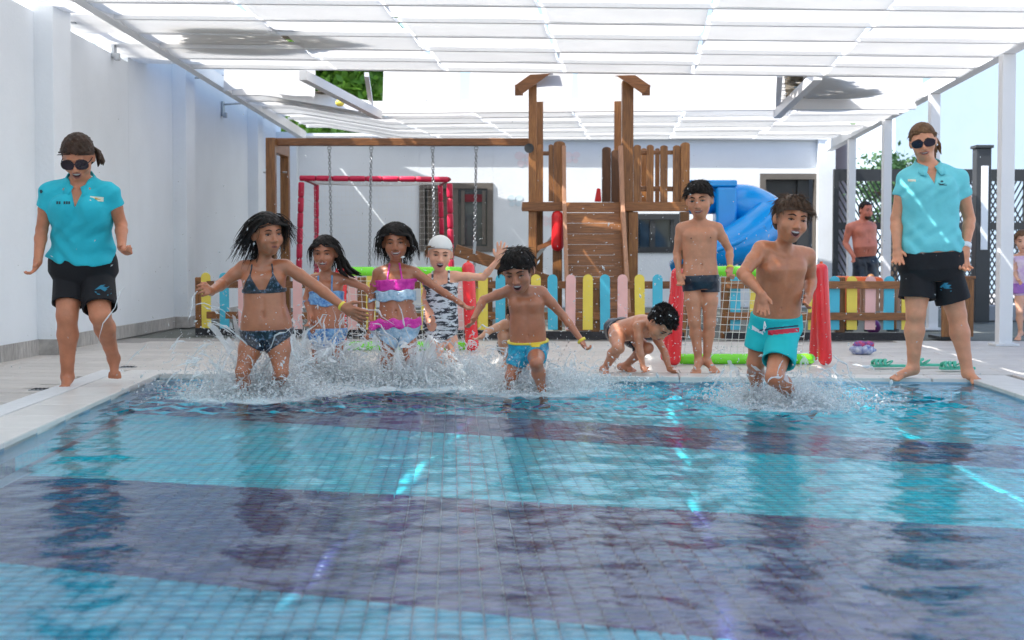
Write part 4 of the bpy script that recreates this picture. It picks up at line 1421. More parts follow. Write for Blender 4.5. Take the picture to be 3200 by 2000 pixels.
# ================================================================== PEOPLE (implicit surfaces, one continuous skin)
class Field:
    def __init__(self, lo, hi, res):
        self.res = res
        self.lo = np.array(lo, dtype=np.float64)
        self.n = np.maximum(2, np.ceil((np.array(hi) - self.lo) / res).astype(int) + 1)
        self.F = np.full(self.n, .2, dtype=np.float32)
        self.ax = [self.lo[i] + np.arange(self.n[i]) * res for i in range(3)]

    def sl(self, lo, hi):
        a = np.clip(np.floor((np.array(lo) - self.lo) / self.res).astype(int), 0, self.n)
        b = np.clip(np.ceil((np.array(hi) - self.lo) / self.res).astype(int) + 1, 0, self.n)
        return tuple(slice(a[i], b[i]) for i in range(3))

    def apply(self, lo, hi, fn, k, op='u'):
        s = self.sl(lo, hi)
        if any(q.stop <= q.start for q in s):
            return
        x = self.ax[0][s[0]][:, None, None].astype(np.float32)
        y = self.ax[1][s[1]][None, :, None].astype(np.float32)
        z = self.ax[2][s[2]][None, None, :].astype(np.float32)
        d = fn(x, y, z)
        f = self.F[s]
        if op == 'u':
            h = np.maximum(k - np.abs(f - d), 0) / k
            self.F[s] = np.minimum(f, d) - h * h * k * .25
        elif op == 'c':       # carve d out
            d = -d
            h = np.maximum(k - np.abs(f - d), 0) / k
            self.F[s] = np.maximum(f, d) + h * h * k * .25
        elif op == 'm':       # plain max with d (keep d<0)
            self.F[s] = np.maximum(f, d)

    def cone(self, a, b, ra, rb, k=.012, op='u', pad=.045):
        a, b = np.array(a, dtype=np.float64), np.array(b, dtype=np.float64)
        m = max(ra, rb) + pad
        lo, hi = np.minimum(a, b) - m, np.maximum(a, b) + m
        ab = b - a
        L2 = float(ab @ ab) + 1e-12

        def fn(x, y, z):
            t = ((x - a[0]) * ab[0] + (y - a[1]) * ab[1] + (z - a[2]) * ab[2]) / L2
            t = np.clip(t, 0, 1)
            dx = x - a[0] - t * ab[0]
            dy = y - a[1] - t * ab[1]
            dz = z - a[2] - t * ab[2]
            return np.sqrt(dx * dx + dy * dy + dz * dz) - (ra + (rb - ra) * t)
        self.apply(lo, hi, fn, k, op)

    def ell(self, c, R, r, k=.012, op='u', pad=.045):
        """R columns = local axes"""
        c = np.array(c, dtype=np.float64)
        R = np.array(R, dtype=np.float64)
        m = max(r) + pad
        i0, i1, i2 = R[:, 0], R[:, 1], R[:, 2]
        r = np.array(r)

        def fn(x, y, z):
            dx, dy, dz = x - c[0], y - c[1], z - c[2]
            p = (dx * i0[0] + dy * i0[1] + dz * i0[2])
            q = (dx * i1[0] + dy * i1[1] + dz * i1[2])
            w = (dx * i2[0] + dy * i2[1] + dz * i2[2])
            k0 = np.sqrt((p / r[0]) ** 2 + (q / r[1]) ** 2 + (w / r[2]) ** 2)
            k1 = np.sqrt((p / r[0] ** 2) ** 2 + (q / r[1] ** 2) ** 2 + (w / r[2] ** 2) ** 2)
            return k0 * (k0 - 1) / np.maximum(k1, 1e-6)
        self.apply(c - m, c + m, fn, k, op)

    def torso(self, P, N, right0, right1, fwd0, fwd1, ts, ws, ds, bulge, k=.02):
        """elliptic loft along P->N"""
        P, N = np.array(P), np.array(N)
        ax = N - P
        L = np.linalg.norm(ax)
        axn = ax / L
        m = max(ws) + .08
        lo, hi = np.minimum(P, N) - m, np.maximum(P, N) + m
        r0, r1, f0, f1 = map(lambda q: np.array(q, dtype=np.float64), (right0, right1, fwd0, fwd1))

        def fn(x, y, z):
            dx, dy, dz = x - P[0], y - P[1], z - P[2]
            t = (dx * axn[0] + dy * axn[1] + dz * axn[2]) / L
            w = np.interp(t, ts, ws).astype(np.float32)
            d = np.interp(t, ts, ds).astype(np.float32)
            bf = np.interp(t, ts, bulge).astype(np.float32)
            u = np.clip(t, 0, 1)
            rx_ = [r0[i] + (r1[i] - r0[i]) * u for i in range(3)]
            fx_ = [f0[i] + (f1[i] - f0[i]) * u for i in range(3)]
            s = dx * rx_[0] + dy * rx_[1] + dz * rx_[2]
            f = dx * fx_[0] + dy * fx_[1] + dz * fx_[2] - bf
            q = (np.abs(s / w) ** 2.3 + np.abs(f / d) ** 2.3) ** (1 / 2.3)
            dd = (q - 1) * np.minimum(w, d)
            over = np.maximum(np.maximum(ts[0] - t, t - ts[-1]), 0) * L
            return np.where(over > 0, np.sqrt(np.maximum(dd, 0) ** 2 + over ** 2), dd).astype(np.float32)
        self.apply(lo, hi, fn, k)

    def half(self, p, n, sl=None, k=0):
        """keep the side where (x-p).n < 0"""
        p, n = np.array(p), np.array(n)
        s = tuple(slice(0, self.n[i]) for i in range(3))
        x = self.ax[0][:, None, None]; y = self.ax[1][None, :, None]; z = self.ax[2][None, None, :]
        d = ((x - p[0]) * n[0] + (y - p[1]) * n[1] + (z - p[2]) * n[2]).astype(np.float32)
        self.F = np.maximum(self.F, d)

    def mesh(self, smooth=1):
        F = self.F
        S = F < 0
        # crop to used area
        any_ = [np.where(S.any(axis=tuple(j for j in range(3) if j != i)))[0] for i in range(3)]
        if len(any_[0]) == 0:
            return np.zeros((0, 3)), np.zeros((0, 4), int)
        sl = tuple(slice(max(a[0] - 2, 0), min(a[-1] + 3, F.shape[i])) for i, a in enumerate(any_))
        off = np.array([s.start for s in sl])
        F = F[sl]
        S = S[sl]
        c = np.zeros(tuple(np.array(S.shape) - 1), dtype=np.int8)
        for i in (0, 1):
            for j in (0, 1):
                for k in (0, 1):
                    c += S[i:S.shape[0] - 1 + i, j:S.shape[1] - 1 + j, k:S.shape[2] - 1 + k]
        act = (c > 0) & (c < 8)
        cells = np.argwhere(act)
        idx = np.full(act.shape, -1, dtype=np.int32)
        idx[act] = np.arange(len(cells))
        acc = np.zeros((len(cells), 3))
        num = np.zeros(len(cells))
        corners = [(i, j, k) for i in (0, 1) for j in (0, 1) for k in (0, 1)]
        cv = {q: F[cells[:, 0] + q[0], cells[:, 1] + q[1], cells[:, 2] + q[2]].astype(np.float64) for q in corners}
        for q in corners:
            for a in range(3):
                if q[a] == 0:
                    r = list(q); r[a] = 1; r = tuple(r)
                    va, vb = cv[q], cv[r]
                    m = (va < 0) != (vb < 0)
                    t = np.where(m, va / np.where(m, va - vb, 1), 0)
                    p = np.tile(np.array(q, dtype=float), (len(cells), 1))
                    p[:, a] += t
                    acc[m] += p[m]
                    num[m] += 1
        Vv = (cells + acc / num[:, None] + off) * self.res + self.lo
        quads = []
        for a in range(3):
            b, d = (a + 1) % 3, (a + 2) % 3
            sa = [slice(None)] * 3; sb = [slice(None)] * 3
            sa[a] = slice(0, -1); sb[a] = slice(1, None)
            A, B = S[tuple(sa)], S[tuple(sb)]
            ch = A != B
            pos = np.argwhere(ch)
            ok = (pos[:, b] > 0) & (pos[:, d] > 0) & (pos[:, b] < S.shape[b] - 1) & (pos[:, d] < S.shape[d] - 1)
            pos = pos[ok]
            ins = A[pos[:, 0], pos[:, 1], pos[:, 2]]
            eb = np.zeros(3, int); eb[b] = 1
            ed = np.zeros(3, int); ed[d] = 1
            g = lambda q: idx[q[:, 0], q[:, 1], q[:, 2]]
            q0, q1, q2, q3 = g(pos - eb - ed), g(pos - ed), g(pos), g(pos - eb)
            Q = np.stack([q0, q1, q2, q3], 1)
            Q[~ins] = Q[~ins][:, ::-1]
            quads.append(Q)
        Q = np.concatenate(quads)
        Q = Q[(Q >= 0).all(1)]
        for _ in range(smooth):
            s = np.zeros_like(Vv); n = np.zeros(len(Vv))
            for i in range(4):
                a_, b_ = Q[:, i], Q[:, (i + 1) % 4]
                np.add.at(s, a_, Vv[b_]); np.add.at(n, a_, 1)
                np.add.at(s, b_, Vv[a_]); np.add.at(n, b_, 1)
            Vv = Vv * .45 + .55 * s / np.maximum(n, 1)[:, None]
        return Vv, Q


def frame(yaw, pitch, roll):
    """columns: x(right in picture when facing the camera), y(face direction), z(up)"""
    R = Matrix.Rotation(math.radians(yaw), 3, 'Z') @ Matrix.Rotation(math.radians(180), 3, 'Z')
    # base: face direction (+y local) -> -Y world ; right(+x local) -> -X world, so flip below
    R = Matrix.Rotation(math.radians(yaw), 3, 'Z')
    x = R @ Vector((1, 0, 0)); y = R @ Vector((0, -1, 0)); z = Vector((0, 0, 1))
    Rp = Matrix.Rotation(math.radians(pitch), 3, x)
    y = Rp @ y; z = Rp @ z
    Rr = Matrix.Rotation(math.radians(roll), 3, y)
    x = Rr @ x; z = Rr @ z
    return Matrix((x, y, z)).transposed()


def skin_mat(name, col, wet=.35):
    return mat(name, (min(1, col[0] * 1.20), col[1] * 1.06, col[2] * .90), wet, vary=.13, scale=11, bump=.18, bscale=60, spec=.5, sss=.12, coat=.32 if wet < .45 else .1)


def cloth(name, col, col2=None, scale=10, bump=.5, rough=.8, bscale=14):
    return mat(name, col, rough, col2=col2, vary=0 if col2 else .05, scale=scale, bump=bump, bscale=bscale)


M['hairdark'] = mat('hair_near_black', (0.009, 0.006, 0.005), .5, vary=.3, scale=30, spec=.25)
M['hairbrown'] = mat('hair_dark_brown', (0.040, 0.018, 0.009), .5, vary=.3, scale=30, spec=.3)
M['hairlight'] = mat('hair_light_brown', (0.15, 0.075, 0.033), .5, vary=.3, scale=30, spec=.3)
M['hairsandy'] = mat('hair_sandy_brown', (0.075, 0.040, 0.022), .5, vary=.3, scale=30, spec=.3)
M['eyewhite'] = mat('eye_white', (0.40, 0.36, 0.34), .2)
M['iris'] = mat('iris_brown', (0.012, 0.008, 0.006), .15)
M['teeth'] = mat('teeth_white', (0.58, 0.55, 0.52), .3)
M['mouthin'] = mat('mouth_inside', (0.06, 0.012, 0.012), .4)
M['lens'] = mat('sunglass_lens', (0.015, 0.008, 0.020), .08, vary=.2)
M['sgframe'] = mat('sunglass_frame', (0.02, 0.010, 0.018), .25)
M['band'] = mat('yellow_wristband', (0.80, 0.62, 0.06), .4)
M['watch'] = mat('white_watch', (0.72, 0.74, 0.78), .3)
M['badge'] = mat('name_badge', (0.80, 0.78, 0.62), .3)
M['gold'] = mat('gold_plate', (0.62, 0.40, 0.08), .3, metal=.7)
M['print'] = mat('dark_print', (0.02, 0.06, 0.08), .7)
M['bluep'] = mat('blue_print', (0.02, 0.20, 0.32), .7)


class Person:
    def __init__(self, V, D, skin, label, S=1.0, child=True, group=None):
        self.V, self.D, self.skin, self.S, self.child = V, D, skin, S, child
        self.label = label
        self.group = group
        self.j = {}

    def pt(self, q):
        ox, oy, s = self.V
        return K(ox + q[0] / s, oy + q[1] / s, self.D + (q[2] if len(q) > 2 else 0))

    def px(self, n):
        """size in metres of n view pixels at this person's depth"""
        return n / self.V[2] * self.D / 4500

    def build(self, pose, prop, zmin=None):
        """pose: joint name -> view pixel triple.  prop: widths etc."""
        J = {k: np.array(self.pt(v)) for k, v in pose.items() if k not in ('head', 'face')}
        self.J = J
        S = self.S
        hx, hy, hz, hh = pose['head']           # view centre and chin-to-crown height in view px
        hs = self.px(hh)
        hc = np.array(self.pt((hx, hy, hz)))
        HR = frame(*pose['face'])
        self.HR, self.hc, self.hs = HR, hc, hs
        allp = list(J.values()) + [hc]
        lo = np.min(allp, 0) - .16 * max(S, .8); hi = np.max(allp, 0) + .16 * max(S, .8)
        lo = np.minimum(lo, hc - hs * .62); hi = np.maximum(hi, hc + hs * .62)
        if zmin is not None: lo[2] = max(lo[2], zmin)
        self.base = Vector((float((J['pa'][0] + J['pb'][0]) / 2), float((J['pa'][1] + J['pb'][1]) / 2), prop.get('base', 0.0)))
        f = Field(lo, hi, prop.get('res', .0055))
        self.f = f
        R = dict(sh=.040, ua=.036, el=.028, fa=.030, wr=.019, hip=.068, th=.062, kn=.044, ca=.047, an=.027, nk=.044)
        if not self.child:
            R = dict(sh=.052, ua=.047, el=.037, fa=.039, wr=.026, hip=.100, th=.090, kn=.060, ca=.060, an=.037, nk=.055)
        R = {k: v * S for k, v in R.items()}
        R.update({k: v for k, v in prop.items() if k in R})
        self.R = R
        # ---------------- torso
        P = (J['pa'] + J['pb']) / 2
        N = J['neck']
        nrm = lambda v: v / (np.linalg.norm(v) + 1e-9)
        up = nrm(N - P)
        r0 = nrm(J['pb'] - J['pa']); r0 = nrm(r0 - up * (r0 @ up))
        r1 = nrm(J['sb'] - J['sa']); r1 = nrm(r1 - up * (r1 @ up))
        f0, f1 = np.cross(r0, up), np.cross(r1, up)
        self.up, self.r0, self.r1, self.f0, self.f1, self.P, self.N = up, r0, r1, f0, f1, P, N
        Wh = self.px(prop['hipw']) / 2
        Ww = self.px(prop['waistw']) / 2
        Wc = self.px(prop['chestw']) / 2
        dep = prop.get('depth', .62 if self.child else .66)
        self.ts = [-.10, .02, .14, .40, .62, .80, .93, 1.02]
        self.ws = [Wh * .82, Wh, Wh * .98, Ww, Wc * .93, Wc, Wc * .86, R['nk'] * 1.1]
        self.ds = [Wh * .60, Wh * .72, Wh * .70, Ww * dep * 1.08, Wc * dep * 1.02, Wc * dep, Wc * dep * .72, R['nk']]
        bel = prop.get('belly', .006)
        self.bul = [0, -.005, 0, bel, .004, .004, -.004, -.01]
        f.torso(P, N, r0, r1, f0, f1, self.ts, self.ws, self.ds, self.bul, .02)
        # shoulders
        cst = P + (N - P) * .90
        for s_ in ('a', 'b'):
            sh = J['s' + s_]
            mid = cst * .55 + sh * .45 + up * .01 * S
            f.cone(mid, sh, R['sh'] * 1.02, R['sh'], .04 * S)
            f.cone(N - up * .01, sh * .75 + cst * .25 + up * R['sh'] * .55, R['nk'] * .62, R['sh'] * .55, .04 * S)
        # pecs / shoulder blades
        for sg in (-1, 1):
            c_ = P + (N - P) * .78 + r1 * sg * Wc * .42 + f1 * Wc * dep * .62
            f.ell(c_, np.stack([r1, f1, up], 1), (Wc * .40, Wc * .26, Wc * .34), .03 * S)
            # buttocks
            c_ = P - f0 * Wh * .38 + r0 * sg * Wh * .42
            f.ell(c_, np.stack([r0, f0, up], 1), (Wh * .48, Wh * .45, Wh * .50), .03 * S)
        # collar bones, breast bone and belly line
        for sg, s_ in ((-1, 'a'), (1, 'b')):
            f.cone(N - up * .022 * S + f1 * (self.ds[6] * .85) + r1 * sg * .018, J['s' + s_] * .8 + cst * .2 + f1 * R['sh'] * .75 + up * R['sh'] * .45, .0075 * S, .006 * S, .014)
        f.cone(P + (N - P) * .86 + f1 * (self.ds[5] * 1.22), P + (N - P) * .62 + f1 * (self.ds[4] * 1.16), .010 * S, .008 * S, .022, 'c')
        f.cone(P + (N - P) * .58 + f1 * (self.ds[4] * 1.08 + .013), P + (N - P) * .24 + f0 * (self.ds[3] * 1.02 + .014), .008 * S, .006 * S, .018, 'c')
        # navel
        nv = P + (N - P) * .30 + f0 * (Ww * dep * 1.08 + bel)
        f.cone(nv + f0 * .004, nv - f0 * .006, .005, .004, .006, 'c')
        # neck
        hb = hc + np.array(HR @ Vector((0, -.12 * hs, -.22 * hs)))
        f.cone(N - up * .02, hb, R['nk'] * 1.02, R['nk'] * .92, .025 * S)
        # ---------------- legs
        for s_ in ('a', 'b'):
            hp, kn, an, to = J['p' + s_], J['k' + s_], J['n' + s_], J['t' + s_]
            mid = hp * .55 + kn * .45
            f.cone(hp, mid, R['hip'], R['th'], .022 * S)
            f.cone(mid, kn, R['th'], R['kn'], .02 * S)
            f.ell(kn + nrm(np.cross(r0, nrm(an - hp))) * -.004, np.eye(3), (R['kn'] * .92,) * 3, .015)
            fw = nrm(np.cross(nrm(kn - an), r0)) * -1
            if fw @ f0 < 0: fw = -fw
            cm = kn + (an - kn) * .32 - fw * .010 * S
            f.cone(kn, cm, R['kn'] * .92, R['ca'], .02 * S)
            f.cone(cm, kn + (an - kn) * .72, R['ca'], R['an'] * 1.12, .02 * S)
            f.cone(kn + (an - kn) * .72, an, R['an'] * 1.12, R['an'], .012 * S)
            # foot
            d = to - an
            L = np.linalg.norm(d)
            dn = nrm(d)
            sd = np.cross(dn, nrm(kn - an)); sd = nrm(sd) if np.linalg.norm(sd) > .05 else r0
            upf = np.cross(sd, dn)
            if upf @ (kn - an) < 0: upf = -upf
            heel = an - upf * 0 - nrm(kn - an) * .022 * S - dn * .022 * S
            ball = an + d * .72
            f.cone(heel, an, .026 * S, R['an'], .015)
            f.cone(an, ball, R['an'] * .95, .021 * S, .02)
            f.cone(heel, ball, .024 * S, .020 * S, .02)
            for q in range(5):
                off = sd * (q - 2) * .0155 * S
                ln = (.235 - .02 * abs(q - 1)) * L
                f.cone(ball + off * .9 - upf * .004, ball + off * 1.15 + dn * max(ln, .02) - upf * .008, .0125 * S, .0095 * S, .006)
        # ---------------- arms
        for s_ in ('a', 'b'):
            sh, el, wr, ti = J['s' + s_], J['e' + s_], J['w' + s_], J['h' + s_]
            f.cone(sh, sh + (el - sh) * .45, R['sh'], R['ua'], .018 * S)
            f.cone(sh + (el - sh) * .45, el, R['ua'], R['el'], .014 * S)
            m_ = el + (wr - el) * .28
            f.cone(el, m_, R['el'], R['fa'], .014 * S)
            f.cone(m_, wr, R['fa'], R['wr'], .012 * S)
            self.hand(f, s_, wr, ti, pose.get('palm_' + s_), prop.get('curl_' + s_, .5), prop.get('spread_' + s_, .10))
        self.headshape(f, hc, HR, hs, prop)
        V, Q = f.mesh(1)
        self.root = thing('person', self.base, self.label, 'person', self.group)
        self.body = fast_mesh('body', V, Q, self.skin, self.root)
        self.face(prop)
        return self

    def hand(self, f, s_, wr, ti, palm, curl, spread):
        nrm = lambda v: v / (np.linalg.norm(v) + 1e-9)
        d = ti - wr
        L = max(np.linalg.norm(d), .10 * self.S)
        dn = nrm(d)
        sg = 1 if s_ == 'a' else -1
        wv = np.array(palm if palm is not None else (sg * .55, -.80, .1), dtype=float)   # thumb side
        wv = nrm(wv - dn * (wv @ dn))
        n = np.cross(dn, wv) * sg                # palm normal
        hl = L * .48
        hw = L * .225
        c_ = wr + dn * hl * .52
        f.ell(c_, np.stack([dn, wv, n], 1), (hl * .62, hw * 1.0, hw * .46), .012)
        f.cone(wr, wr + dn * hl * .5, self.R['wr'] * .95, hw * .55, .015)
        r = .078 * L * .80
        r = max(r, .0058)
        for q in range(4):
            o = (1.5 - q)
            b = wr + dn * hl * .95 + wv * o * hw * .52
            fd = nrm(dn + wv * o * spread)
            ln = L * (.43, .50, .47, .37)[q]
            a1 = curl * (.6 + .12 * q)
            p1 = b + nrm(fd * math.cos(a1) + n * math.sin(a1)) * ln * .46
            p2 = p1 + nrm(fd * math.cos(a1 * 2.1) + n * math.sin(a1 * 2.1)) * ln * .32
            p3 = p2 + nrm(fd * math.cos(a1 * 2.9) + n * math.sin(a1 * 2.9)) * ln * .22
            f.cone(b - fd * .01, p1, r * 1.05, r, .004)
            f.cone(p1, p2, r, r * .92, .003)
            f.cone(p2, p3, r * .92, r * .78, .003)
        tb = wr + dn * hl * .28 + wv * hw * .7
        t1 = tb + nrm(dn * .75 + wv * .75 + n * .25) * L * .22
        t2 = t1 + nrm(dn * .95 + wv * .30 + n * .45 * (1 + curl)) * L * .18
        f.cone(tb, t1, r * 1.35, r * 1.1, .008)
        f.cone(t1, t2, r * 1.1, r * .85, .004)

    def hp(self, x, y, z):
        """head-local (in head heights) -> world"""
        return self.hc + np.array(self.HR @ Vector((x * self.hs, y * self.hs, z * self.hs)))

    def headshape(self, f, hc, HR, hs, prop):
        R = np.array(HR)
        H = self.hp
        fw = prop.get('facew', 1.0)
        f.ell(H(0, -.06, .16), R, (.335 * hs * fw, .42 * hs, .36 * hs), .02)
        f.ell(H(0, .06, -.14), R, (.275 * hs * fw, .31 * hs, .345 * hs), .04 * self.S)
        f.ell(H(0, .20, -.40), R, (.12 * hs, .10 * hs, .09 * hs), .025)
        for s in (-1, 1):
            f.ell(H(.16 * s, .23, -.13), R, (.13 * hs, .12 * hs, .13 * hs), .02)
        if hs > .05:
            f.cone(H(-.15, .335, .10), H(.15, .335, .10), .045 * hs, .045 * hs, .015)
            for s in (-1, 1):
                f.ell(H(.145 * s, .43, .015), R, (.085 * hs, .07 * hs, .055 * hs), .012, 'c')
            f.cone(H(0, .345, .03), H(0, .44, -.135), .030 * hs, .048 * hs, .012)
            for s in (-1, 1):
                f.ell(H(.055 * s, .395, -.15), R, (.038 * hs, .045 * hs, .032 * hs), .008)
            mo = prop.get('mouth', 'smile')
            f.ell(H(0, .31, -.285), R, (.13 * hs, .085 * hs, .10 * hs), .02)
            if mo == 'open':
                f.ell(H(0, .40, -.285), R, (.085 * hs, .10 * hs, .062 * hs), .006, 'c')
            elif mo in ('grin', 'smile'):
                f.ell(H(0, .41, -.275), R, (.10 * hs, .05 * hs, .020 * hs), .006, 'c')
            else:
                f.ell(H(0, .42, -.280), R, (.07 * hs, .045 * hs, .010 * hs), .006, 'c')
            for s in (-1, 1):
                f.ell(H(.345 * s * fw, -.03, -.03), R @ np.array(Matrix.Rotation(.35 * s, 3, 'Z')), (.035 * hs, .085 * hs, .125 * hs), .012)

    def blob(self, name, c, r, m, sub=None, R=None):
        """little ellipsoid part in head space"""
        mb = MB()
        nu, nv = 12, 8
        R = R or self.HR
        c = Vector(c)
        vs, fs = [], []
        for i in range(nv + 1):
            ph = math.pi * i / nv
            for k in range(nu):
                a = 2 * math.pi * k / nu
                vs.append(c + R @ Vector((r[0] * math.sin(ph) * math.cos(a), r[1] * math.sin(ph) * math.sin(a), r[2] * math.cos(ph))))
        for i in range(nv):
            for k in range(nu):
                fs.append((i * nu + k, i * nu + (k + 1) % nu, (i + 1) * nu + (k + 1) % nu, (i + 1) * nu + k))
        mb.add(vs, fs)
        return mb.build(name, m, sub or self.root, True)

    def face(self, prop):
        hs = self.hs
        H = self.hp
        sq = prop.get('eyes', .6) * .85
        if prop.get('noface'): return
        if not prop.get('shades'):
            for s in (-1, 1):
                e = self.blob('eye', H(.145 * s, .335, .01), (.052 * hs, .035 * hs, .034 * hs * sq), M['eyewhite'])
                self.blob('iris', H(.145 * s, .360, .008), (.027 * hs, .018 * hs, .026 * hs * min(1, sq * 1.2)), M['iris'], e)
                mb = MB(); mb.tube([H(.075 * s, .372, .01 + .030 * sq), H(.145 * s, .385, .02 + .040 * sq), H(.215 * s, .345, .008 + .030 * sq)], [.006 * hs, .012 * hs, .006 * hs], 6)
                mb.build('eyelashes', M['iris'], self.root, True)
        for s in (-1, 1):
            mb = MB(); mb.tube([H(.055 * s, .390, .105), H(.13 * s, .395, .135), H(.225 * s, .335, .105)], [.012 * hs, .018 * hs, .007 * hs], 6)
            mb.build('eyebrow', prop.get('brow', M['hairdark']), self.root, True)
        mo = prop.get('mouth', 'smile')
        lip = mat('lips_' + self.skin.name, prop.get('lipcol', (0.36, 0.12, 0.10)), .35, vary=.1)
        wd = {'open': .110, 'grin': .135, 'smile': .125, 'shut': .080}[mo]
        ho = {'open': .066, 'grin': .040, 'smile': .030, 'shut': .010}[mo]
        cu = {'open': .03, 'grin': .045, 'smile': .040, 'shut': -.005}[mo]
        yb = .392
        self.blob('mouth', H(0, .352, -.280), (wd * hs, .040 * hs, ho * 1.05 * hs), M['mouthin'])
        if mo != 'shut':
            mb = MB(); mb.tube([H(wd * (k / 4 - 1) * .85, .378 - .02 * (k / 4 - 1) ** 2, -.280 + ho * .42 + cu * (k / 4 - 1) ** 2) for k in range(9)], .022 * hs if mo != 'smile' else .018 * hs, 6)
            mb.build('teeth', M['teeth'], self.root, True)
        for up_ in (1, -1):
            mb = MB(); mb.tube([H(wd * (k / 4 - 1) * 1.05, yb + .006 - .035 * (k / 4 - 1) ** 2, -.280 + up_ * ho * (1 - (k / 4 - 1) ** 2) + up_ * .006 + cu * (k / 4 - 1) ** 2) for k in range(9)], [.006 * hs] + [.013 * hs] * 7 + [.006 * hs], 6)
            mb.build('lip', lip, self.root, True)
        if prop.get('shades'):
            big = prop['shades']
            sg = self.blob('sunglasses', H(0, .42, .03), (.03 * hs, .012 * hs, .012 * hs), M['sgframe'])
            for s in (-1, 1):
                c_ = H(.165 * s, .395, .005)
                R2 = self.HR @ Matrix.Rotation(-.12 * s, 3, 'Z')
                pts = []
                for k in range(20):
                    a = 2 * math.pi * k / 20
                    e = 2.6
                    x = big[0] * hs * abs(math.cos(a)) ** (2 / e) * (1 if math.cos(a) > 0 else -1)
                    z = big[1] * hs * abs(math.sin(a)) ** (2 / e) * (1 if math.sin(a) > 0 else -1)
                    pts.append(Vector(c_) + R2 @ Vector((x, 0, z)))
                mb = MB(); mb.prism(pts, R2 @ Vector((0, .012 * hs, 0))); mb.build('lens', M['lens'], sg)
                mb = MB(); mb.tube(pts + [pts[0]], .014 * hs, 6, cap=False); mb.build('rim', M['sgframe'], sg, True)
                mb = MB(); mb.tube([H((.165 + big[0] * .9) * s, .39, .03), H(.335 * s, .22, .02), H(.345 * s, -.02, .0)], .012 * hs, 6); mb.build('temple', M['sgframe'], sg, True)

    # ---------------- hair
    def hair(self, m, style='short', seed=1, n=300, length=.25, wind=(0, 0, 0), volume=1.07, hairline=.27, tail=None):
        hs = self.hs
        H = self.hp
        f = Field(self.hc - hs * .75, self.hc + hs * .75, .0055)
        R = np.array(self.HR)
        cen = H(0, -.06, .16)
        f.ell(cen, R, (.335 * hs * volume, .42 * hs * volume, .36 * hs * volume), .01)
        f.ell(H(0, -.22, -.06), R, (.27 * hs * volume, .26 * hs * volume, .30 * hs * volume), .04)
        x = f.ax[0][:, None, None] - self.hc[0]; y = f.ax[1][None, :, None] - self.hc[1]; z = f.ax[2][None, None, :] - self.hc[2]
        lx = (x * R[0, 0] + y * R[1, 0] + z * R[2, 0]) / hs
        ly = (x * R[0, 1] + y * R[1, 1] + z * R[2, 1]) / hs
        lz = (x * R[0, 2] + y * R[1, 2] + z * R[2, 2]) / hs
        line = np.interp(ly, [-.6, -.12, -.02, .12, .22, .5], [-.36, -.22, .02, .10, hairline, hairline + .03])
        wob = .018 * np.sin(lx * 34 + seed) + .012 * np.sin(lx * 71 + ly * 50)
        f.F = np.maximum(f.F + .006 * np.sin(lx * 40 + lz * 13) * np.sin(ly * 34 + seed) * hs / .2 * .5, ((line - lz + wob) * hs * .75).astype(np.float32))
        V, Q = f.mesh(1)
        base = fast_mesh('hair', V, Q, m, self.root)
        RR = random.Random(seed)
        mb = MB()
        rad = Vector((.335 * volume, .42 * volume, .36 * volume))
        wv = Vector(wind)
        for i in range(int(n * 1.6)):
            # root on the scalp
            for _ in range(30):
                u = Vector((RR.gauss(0, 1), RR.gauss(0, 1), RR.gauss(0, 1))).normalized()
                lp_ = Vector((u.x * rad.x, u.y * rad.y - .06, u.z * rad.z + .16))
                ln_ = float(np.interp(lp_.y, [-.6, -.12, -.02, .12, .22, .5], [-.25, -.15, .05, .14, hairline, hairline]))
                if lp_.z > ln_:
                    break
            p = Vector(H(*lp_))
            nrm_ = (self.HR @ Vector((u.x / rad.x, u.y / rad.y, u.z / rad.z))).normalized()
            crown = Vector(H(0, -.15, .52))
            if style == 'short':
                t_ = (p - crown)
                t_ = (t_ - nrm_ * t_.dot(nrm_))
                t_ = (t_.normalized() if t_.length > 1e-4 else Vector((1, 0, 0)))
                d = (t_ * .8 + nrm_ * .35 + Vector((RR.gauss(0, .3), RR.gauss(0, .3), RR.gauss(0, .3)))).normalized()
                L_ = length * hs * RR.uniform(.5, 1.1)
                steps, r0_ = 3, .009 * hs
            elif style == 'curly':
                d = (nrm_ + Vector((RR.gauss(0, .6), RR.gauss(0, .6), RR.gauss(0, .6)))).normalized()
                L_ = length * hs * RR.uniform(.6, 1.2)
                steps, r0_ = 5, .011 * hs
            elif style == 'back':
                t_ = Vector(H(0, -.50, -.05)) - p
                t_ = t_ - nrm_ * t_.dot(nrm_)
                d = (t_.normalized() + nrm_ * .08 + Vector((RR.gauss(0, .1),) * 3)).normalized()
                L_ = length * hs * RR.uniform(.6, 1.1)
                steps, r0_ = 4, .010 * hs
            else:
                t_ = (p - Vector(H(0, -.05, .52)))
                t_ = (t_ - nrm_ * t_.dot(nrm_))
                t_ = (t_.normalized() if t_.length > 1e-4 else Vector((1, 0, 0)))
                if lp_.y > -.05:
                    sx_ = self.HR @ Vector((1, -.7, 0))
                    sx2 = self.HR @ Vector((-1, -.7, 0))
                    t_ = (t_ * .25 + (sx_ if lp_.x > RR.gauss(-.05, .05) else sx2)).normalized()
                d = (t_ + nrm_ * .12).normalized()
                L_ = length * hs * RR.uniform(.55, 1.15)
                steps, r0_ = 9, .0115 * hs
            pts = [p - nrm_ * .004]
            cur = p.copy()
            curl_ph = RR.uniform(0, 6.28)
